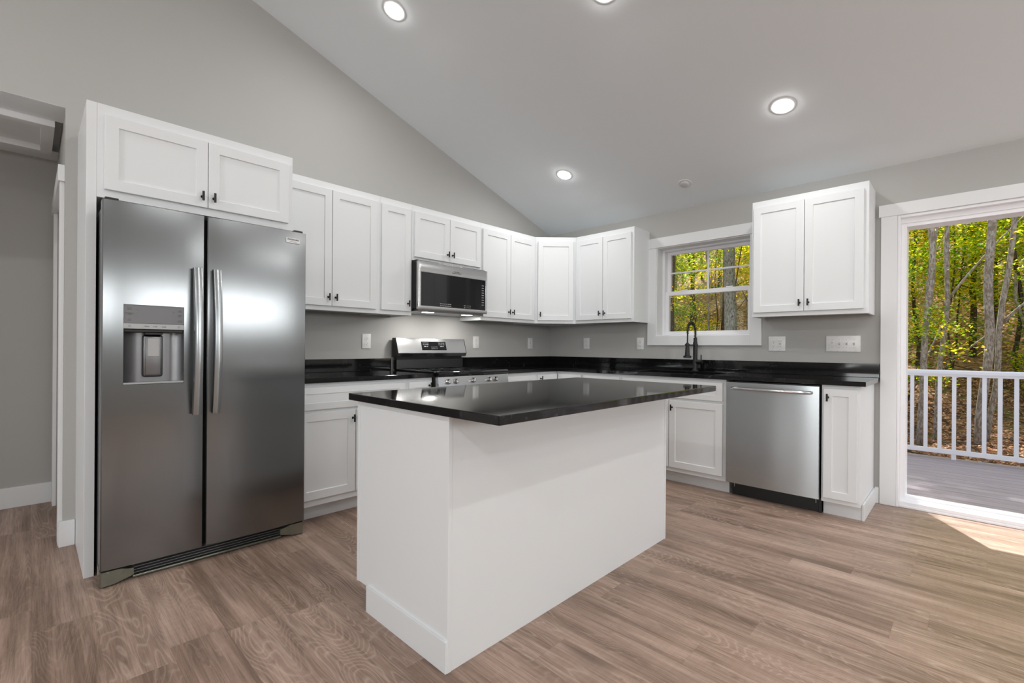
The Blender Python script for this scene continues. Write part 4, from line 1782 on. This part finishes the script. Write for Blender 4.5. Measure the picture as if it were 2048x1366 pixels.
def quad(bm, c, n_, size, asp, roll):
    n_ = n_.normalized()
    a = Vector((0, 0, 1)) if abs(n_.z) < .9 else Vector((1, 0, 0))
    s = n_.cross(a).normalized()
    t = s.cross(n_)
    u = s * math.cos(roll) + t * math.sin(roll)
    v = t * math.cos(roll) - s * math.sin(roll)
    p = [c + u * size, c + v * size * asp + n_ * size * .15, c - u * size, c - v * size * asp + n_ * size * .15]
    bm.faces.new([bm.verts.new(q) for q in p])


def leaf_mesh(name, clumps, per, size, mat, spread=.5, seed=1, flat=.45):
    r = random.Random(seed)
    bm = bmesh.new()
    for c, rad in clumps:
        for _ in range(per):
            d = Vector((r.gauss(0, 1), r.gauss(0, 1), r.gauss(0, flat)))
            p = Vector(c) + d * rad * spread
            n_ = Vector((r.gauss(0, .55), r.gauss(0, .55), 1.0))
            quad(bm, p, n_, size * r.uniform(.6, 1.25), r.uniform(.45, .7), r.uniform(0, PI * 2))
    me = bpy.data.meshes.new(name)
    bm.to_mesh(me)
    bm.free()
    me.materials.append(MAT[mat])
    return me


def trunk_mesh(name, path, r0, r1, mat, branches=(), seg=10):
    m = MB()
    n = len(path)
    m.tube(path, [r0 + (r1 - r0) * (i / (n - 1)) ** .8 for i in range(n)], seg)
    for b, a0_, a1_ in branches:
        k = len(b)
        m.tube(b, [a0_ + (a1_ - a0_) * i / (k - 1) for i in range(k)], 6)
    bmesh.ops.recalc_face_normals(m.bm, faces=m.bm.faces[:])
    me = bpy.data.meshes.new(name)
    m.bm.to_mesh(me)
    m.bm.free()
    for p in me.polygons:
        p.use_smooth = True
    me.materials.append(MAT[mat])
    return me


def wobble(h, lean, amp, seed, n=12):
    r = random.Random(seed)
    out = []
    ox = oy = 0
    for i in range(n + 1):
        t = i / n
        ox += r.gauss(0, amp)
        oy += r.gauss(0, amp)
        out.append((lean[0] * t * h + ox, lean[1] * t * h + oy, t * h - .15 * (1 if i == 0 else 0)))
    return out


def tree_kind(seed, h, r0, mat, leafmat, nbr, leaf_size, per, lowest=.25, lean=(0, 0)):
    r = random.Random(seed)
    path = wobble(h, lean, .035, seed)
    br, cl = [], []
    for k in range(nbr):
        t = lowest + (1 - lowest) * (k + r.random() * .6) / nbr
        i = min(int(t * 12), 11)
        p0 = Vector(path[i])
        a = r.uniform(0, 2 * PI)
        ln = r.uniform(.8, 2.0) * (1.15 - .5 * t)
        p1 = p0 + Vector((math.cos(a), math.sin(a), r.uniform(.1, .5))) * ln * .5
        p2 = p1 + Vector((math.cos(a + r.uniform(-.5, .5)), math.sin(a + r.uniform(-.5, .5)), r.uniform(-.05, .4))) * ln * .5
        br.append(([p0, p1, p2], r0 * .22, .006))
        cl.append((p1, .45))
        cl.append((p2, .60))
        cl.append((p2 + Vector((r.uniform(-.5, .5), r.uniform(-.5, .5), r.uniform(-.3, .3))), .5))
    tm = trunk_mesh('trunk', path, r0, r0 * .25, mat, br)
    fm = leaf_mesh('foliage', cl, per, leaf_size, leafmat, .62, seed + 50)
    return tm, fm


def place_tree(kind, x, y, rz, s, name, label, group=None):
    tm, fm = kind
    e = empty(name, (x, y, gz(x, y)), rz, label, 'tree', group)
    e.scale = (s, s, s)
    for nm, me in (('trunk', tm), ('foliage', fm)):
        if me is None:
            continue
        o = bpy.data.objects.new(nm, me)
        COL.objects.link(o)
        o.parent = e
    return e


K = [tree_kind(11, 8.5, .10, 'barkdark', 'leaf', 26, .048, 170),
     tree_kind(12, 9.5, .12, 'bark', 'leafyellow', 26, .048, 160),
     tree_kind(13, 7.5, .07, 'barkdark', 'leaf', 24, .045, 170, .2),
     tree_kind(14, 10.5, .15, 'barkdark', 'leafyellow', 26, .05, 160, .3),
     tree_kind(15, 6.0, .05, 'bark', 'leaf', 22, .042, 170, .2)]
KN = ['leafy_tree', 'turning_tree', 'understory_tree', 'tall_tree', 'sapling']
rt = random.Random(21)
spots = []
# rows going back; kept clear of the line from the sun to the patio door
rows = [(10.5, 11, -9, 13), (13.0, 13, -10, 16), (16.0, 14, -12, 20), (19.5, 14, -14, 24), (24, 13, -16, 30), (29, 13, -18, 34), (36, 12, -20, 38)]
for X, n, ya, yb in rows:
    for i in range(n):
        y = ya + (yb - ya) * (i + rt.random()) / n
        x = X + rt.uniform(-1.2, 1.2)
        if all((x - a) ** 2 + (y - b) ** 2 > 1.15 ** 2 for a, b in spots):
            spots.append((x, y))
for i, (x, y) in enumerate(spots):
    k = rt.choice([0, 1, 2, 3, 4, 1, 0] if y < -1 else [0, 2, 4, 0, 1, 0])
    s = rt.uniform(.8, 1.15) * (1 if x < 18 else 1.15)
    place_tree(K[k], x, y, rt.uniform(0, 6.28), s, 'forest_tree', 'one of the many leafy trees growing on the wooded slope behind the deck', 'trees on the wooded slope')

# thin bare trunks between the leafy trees
rp = random.Random(17)
poles = [trunk_mesh('trunk', wobble(8.0, (rp.uniform(-.08, .08), rp.uniform(-.12, .12)), .05, 60 + q), (.022, .035, .05)[q], (.01, .015, .025)[q], ('barkdark', 'bark', 'barkdark')[q],
                    [([Vector((0, 0, 2 + q)), Vector((.3, .5 - q * .5, 2.8 + q)), Vector((.5, 1.2 - q, 3.3 + q))], .012, .004)], 8) for q in range(3)]
for i in range(46):
    x = rp.uniform(8.0, 17)
    y = rp.uniform(-7.5, 8)
    o = bpy.data.objects.new('bare_trunk', poles[i % 3])
    COL.objects.link(o)
    o.location = (x, y, gz(x, y))
    o.rotation_euler = (0, 0, rp.uniform(0, 6.28))
    tag(o, 'one of the thin bare trunks standing among the leafy trees on the slope', 'tree', 'thin bare trunks on the slope')

# bushes and saplings close to the deck
bush_cl = []
rb_ = random.Random(5)
bushes = []
for q in range(3):
    cl = []
    br = []
    for k in range(12):
        a = rb_.uniform(0, 6.28)
        hgt = rb_.uniform(.5, 1.7)
        p = Vector((math.cos(a) * .5, math.sin(a) * .5, hgt))
        cl.append((p, .30))
        br.append(([Vector((0, 0, 0)), p * .5 + Vector((0, 0, .1)), p], .012, .004))
    tm = trunk_mesh('stem', [(0, 0, -.1), (0, 0, .4), (.05, 0, 1.2)], .018, .006, 'barkdark', br, 6)
    fm = leaf_mesh('foliage', cl, 60, .036, 'leaf' if q != 1 else 'leafyellow', .6, 90 + q)
    bushes.append((tm, fm))
for i in range(16):
    x = rb_.uniform(8.5, 14)
    y = rb_.uniform(-7, 6)
    e = empty('undergrowth_shrub', (x, y, gz(x, y)), rb_.uniform(0, 6), 'one of the small leafy shrubs on the leaf-covered ground below the trees', 'shrub', 'shrubs under the trees')
    tm, fm = bushes[i % 3]
    s = rb_.uniform(.6, 1.2)
    e.scale = (s, s, s)
    for nm, me in (('stem', tm), ('foliage', fm)):
        o = bpy.data.objects.new(nm, me)
        COL.objects.link(o)
        o.parent = e


def trunk_between(p_top, p_bot, r_bot, r_top, name, label, mat='bark', extra=(), leaves=(), h_more=4.0, seed=1):
    """a trunk standing on the slope at p_bot and passing through p_top, grown on above it"""
    b = Vector(p_bot)
    t = Vector(p_top)
    b.z = min(b.z, gz(b.x, b.y))
    d = (t - b).normalized()
    top = t + d * h_more
    r = random.Random(seed)
    n = 16
    path = []
    for i in range(n + 1):
        s = i / n
        w = .035 * math.sin(s * 9 + seed) + .02 * math.sin(s * 23 + seed * 2)
        path.append(b.lerp(top, s) + Vector((w * .5, w, 0)) - b)
    path[0] = path[0] - Vector((0, 0, .25))
    e = empty(name, b, 0, label, 'tree')
    br = [([Vector(p) - b for p in pts], a, c) for pts, a, c in extra]
    tm = trunk_mesh('trunk', path, r_bot, r_top, mat, br)
    o = bpy.data.objects.new('trunk', tm)
    COL.objects.link(o)
    o.parent = e
    cl = [(Vector(c) - b, rad) for c, rad in leaves]
    # crown high up
    for k in range(7):
        cl.append((top - b + Vector((r.uniform(-1, 1), r.uniform(-1, 1), r.uniform(-1.2, .5))), .6))
    fm = leaf_mesh('foliage', cl, 130, .034, 'leaf', .6, 200 + seed)
    o = bpy.data.objects.new('foliage', fm)
    COL.objects.link(o)
    o.parent = e
    return e


trunk_between((7.0, -3.10, 3.56), (7.0, -3.0, -.5), .052, .042, 'slender_tree', 'slender pale grey trunk rising behind the first two balusters of the railing', leaves=[((6.6, -3.15, 1.75), .35), ((6.7, -3.0, 1.45), .3), ((6.8, -2.7, 2.6), .5)], seed=1)
trunk_between((7.5, -3.33, 3.6), (7.5, -3.17, -.45), .040, .032, 'slender_tree', 'thin grey leaning trunk with a long side branch, second from the door frame',
              extra=[([(7.5, -3.27, 1.95), (7.6, -3.55, 2.45), (7.7, -3.95, 3.05), (7.8, -4.3, 3.5)], .022, .010), ([(7.5, -3.25, 1.6), (7.3, -3.05, 1.0), (7.2, -2.9, .5)], .018, .008)],
              leaves=[((7.2, -3.35, 1.5), .3), ((7.2, -3.4, 1.1), .3), ((7.3, -3.2, .6), .25)], seed=2)
trunk_between((7.2, -3.905, 3.45), (7.2, -3.735, .0), .068, .048, 'slender_tree', 'thickest dark-blotched trunk seen through the patio door',
              extra=[([(7.2, -3.80, 1.35), (7.3, -3.55, 1.1), (7.4, -3.3, .9)], .018, .008)], seed=3)
trunk_between((7.6, -4.21, 3.45), (7.6, -3.80, -.3), .044, .034, 'slender_tree', 'grey trunk leaning towards the edge of the photo beyond the railing',
              extra=[([(7.6, -3.98, 1.55), (7.7, -4.25, 1.9), (7.8, -4.7, 2.3)], .028, .016)],
              leaves=[((7.6, -4.5, 3.2), .5), ((7.7, -4.3, 2.7), .5)], seed=4)
trunk_between((9.0, 1.10, 4.0), (9.0, .96, -.3), .165, .150, 'big_tree', 'stout lichen-covered trunk filling part of the kitchen window', mat='barkbig',
              leaves=[((8.8, 1.7, 3.5), .5), ((9.5, .5, 3.6), .6)], seed=5)
trunk_between((9.5, 2.98, 4.0), (9.5, 2.95, -.3), .09, .07, 'mossy_tree', 'narrow mossy trunk at the edge of the lower window sash', mat='barkdark', leaves=[((9.3, 2.7, 2.7), .4)], seed=6)

# unseen tall trees, placed to block sun from the kitchen window and deck
tk = tree_kind(31, 13, .2, 'barkdark', 'leaf', 30, .11, 90, .62)
tk2 = tree_kind(33, 13, .12, 'barkdark', 'leaf', 34, .065, 90, .60)
place_tree(tk2, 7.9, -.2, 2.0, 1.0, 'canopy_tree', 'slim tall tree whose high crown shades the deck')
place_tree(tk2, 8.3, -1.9, 4.0, 1.0, 'canopy_tree', 'slim tall tree whose high crown shades the railing')
place_tree(tk2, 9.9, -.9, 5.0, 1.0, 'canopy_tree', 'slim tall tree behind the two that shade the deck')
place_tree(tk, 9.6, 5.6, .3, 1.0, 'canopy_tree', 'tall tree with a high dense crown, placed out of view to keep sun off the kitchen window')

# fallen leaves near the deck
bm = bmesh.new()
rl_ = random.Random(3)
for _ in range(52000):
    x = 3.1 + 9 * rl_.random() ** 1.4
    y = rl_.uniform(-8, 4)
    quad(bm, Vector((x, y, gz(x, y) + .012 + rl_.random() * .02)), Vector((rl_.gauss(0, .5), rl_.gauss(0, .5), 1)), rl_.uniform(.018, .038), rl_.uniform(.5, .8), rl_.uniform(0, 6.28))
me = bpy.data.meshes.new('fallen_leaves')
bm.to_mesh(me)
bm.free()
me.materials.append(MAT['litter'])
o = bpy.data.objects.new('fallen_leaves', me)
COL.objects.link(o)
tag(o, 'dry brown leaves covering the ground behind the deck', 'leaves', kind='stuff')
# sticks on the ground
m = MB()
for _ in range(260):
    x = rl_.uniform(4, 12)
    y = rl_.uniform(-7, 3)
    a = rl_.uniform(0, PI)
    ln = rl_.uniform(.3, 1.1)
    p = Vector((x, y, gz(x, y) + .03))
    q = Vector((x + math.cos(a) * ln, y + math.sin(a) * ln, gz(x + math.cos(a) * ln, y + math.sin(a) * ln) + rl_.uniform(.02, .25)))
    m.tube([p, (p + q) / 2 + Vector((0, 0, .03)), q], [.012, .009, .004], 5)
o = m.build('fallen_twigs', 'barkdark', None, 60)
tag(o, 'bare twigs lying over the dry leaves behind the deck', 'twigs', kind='stuff')
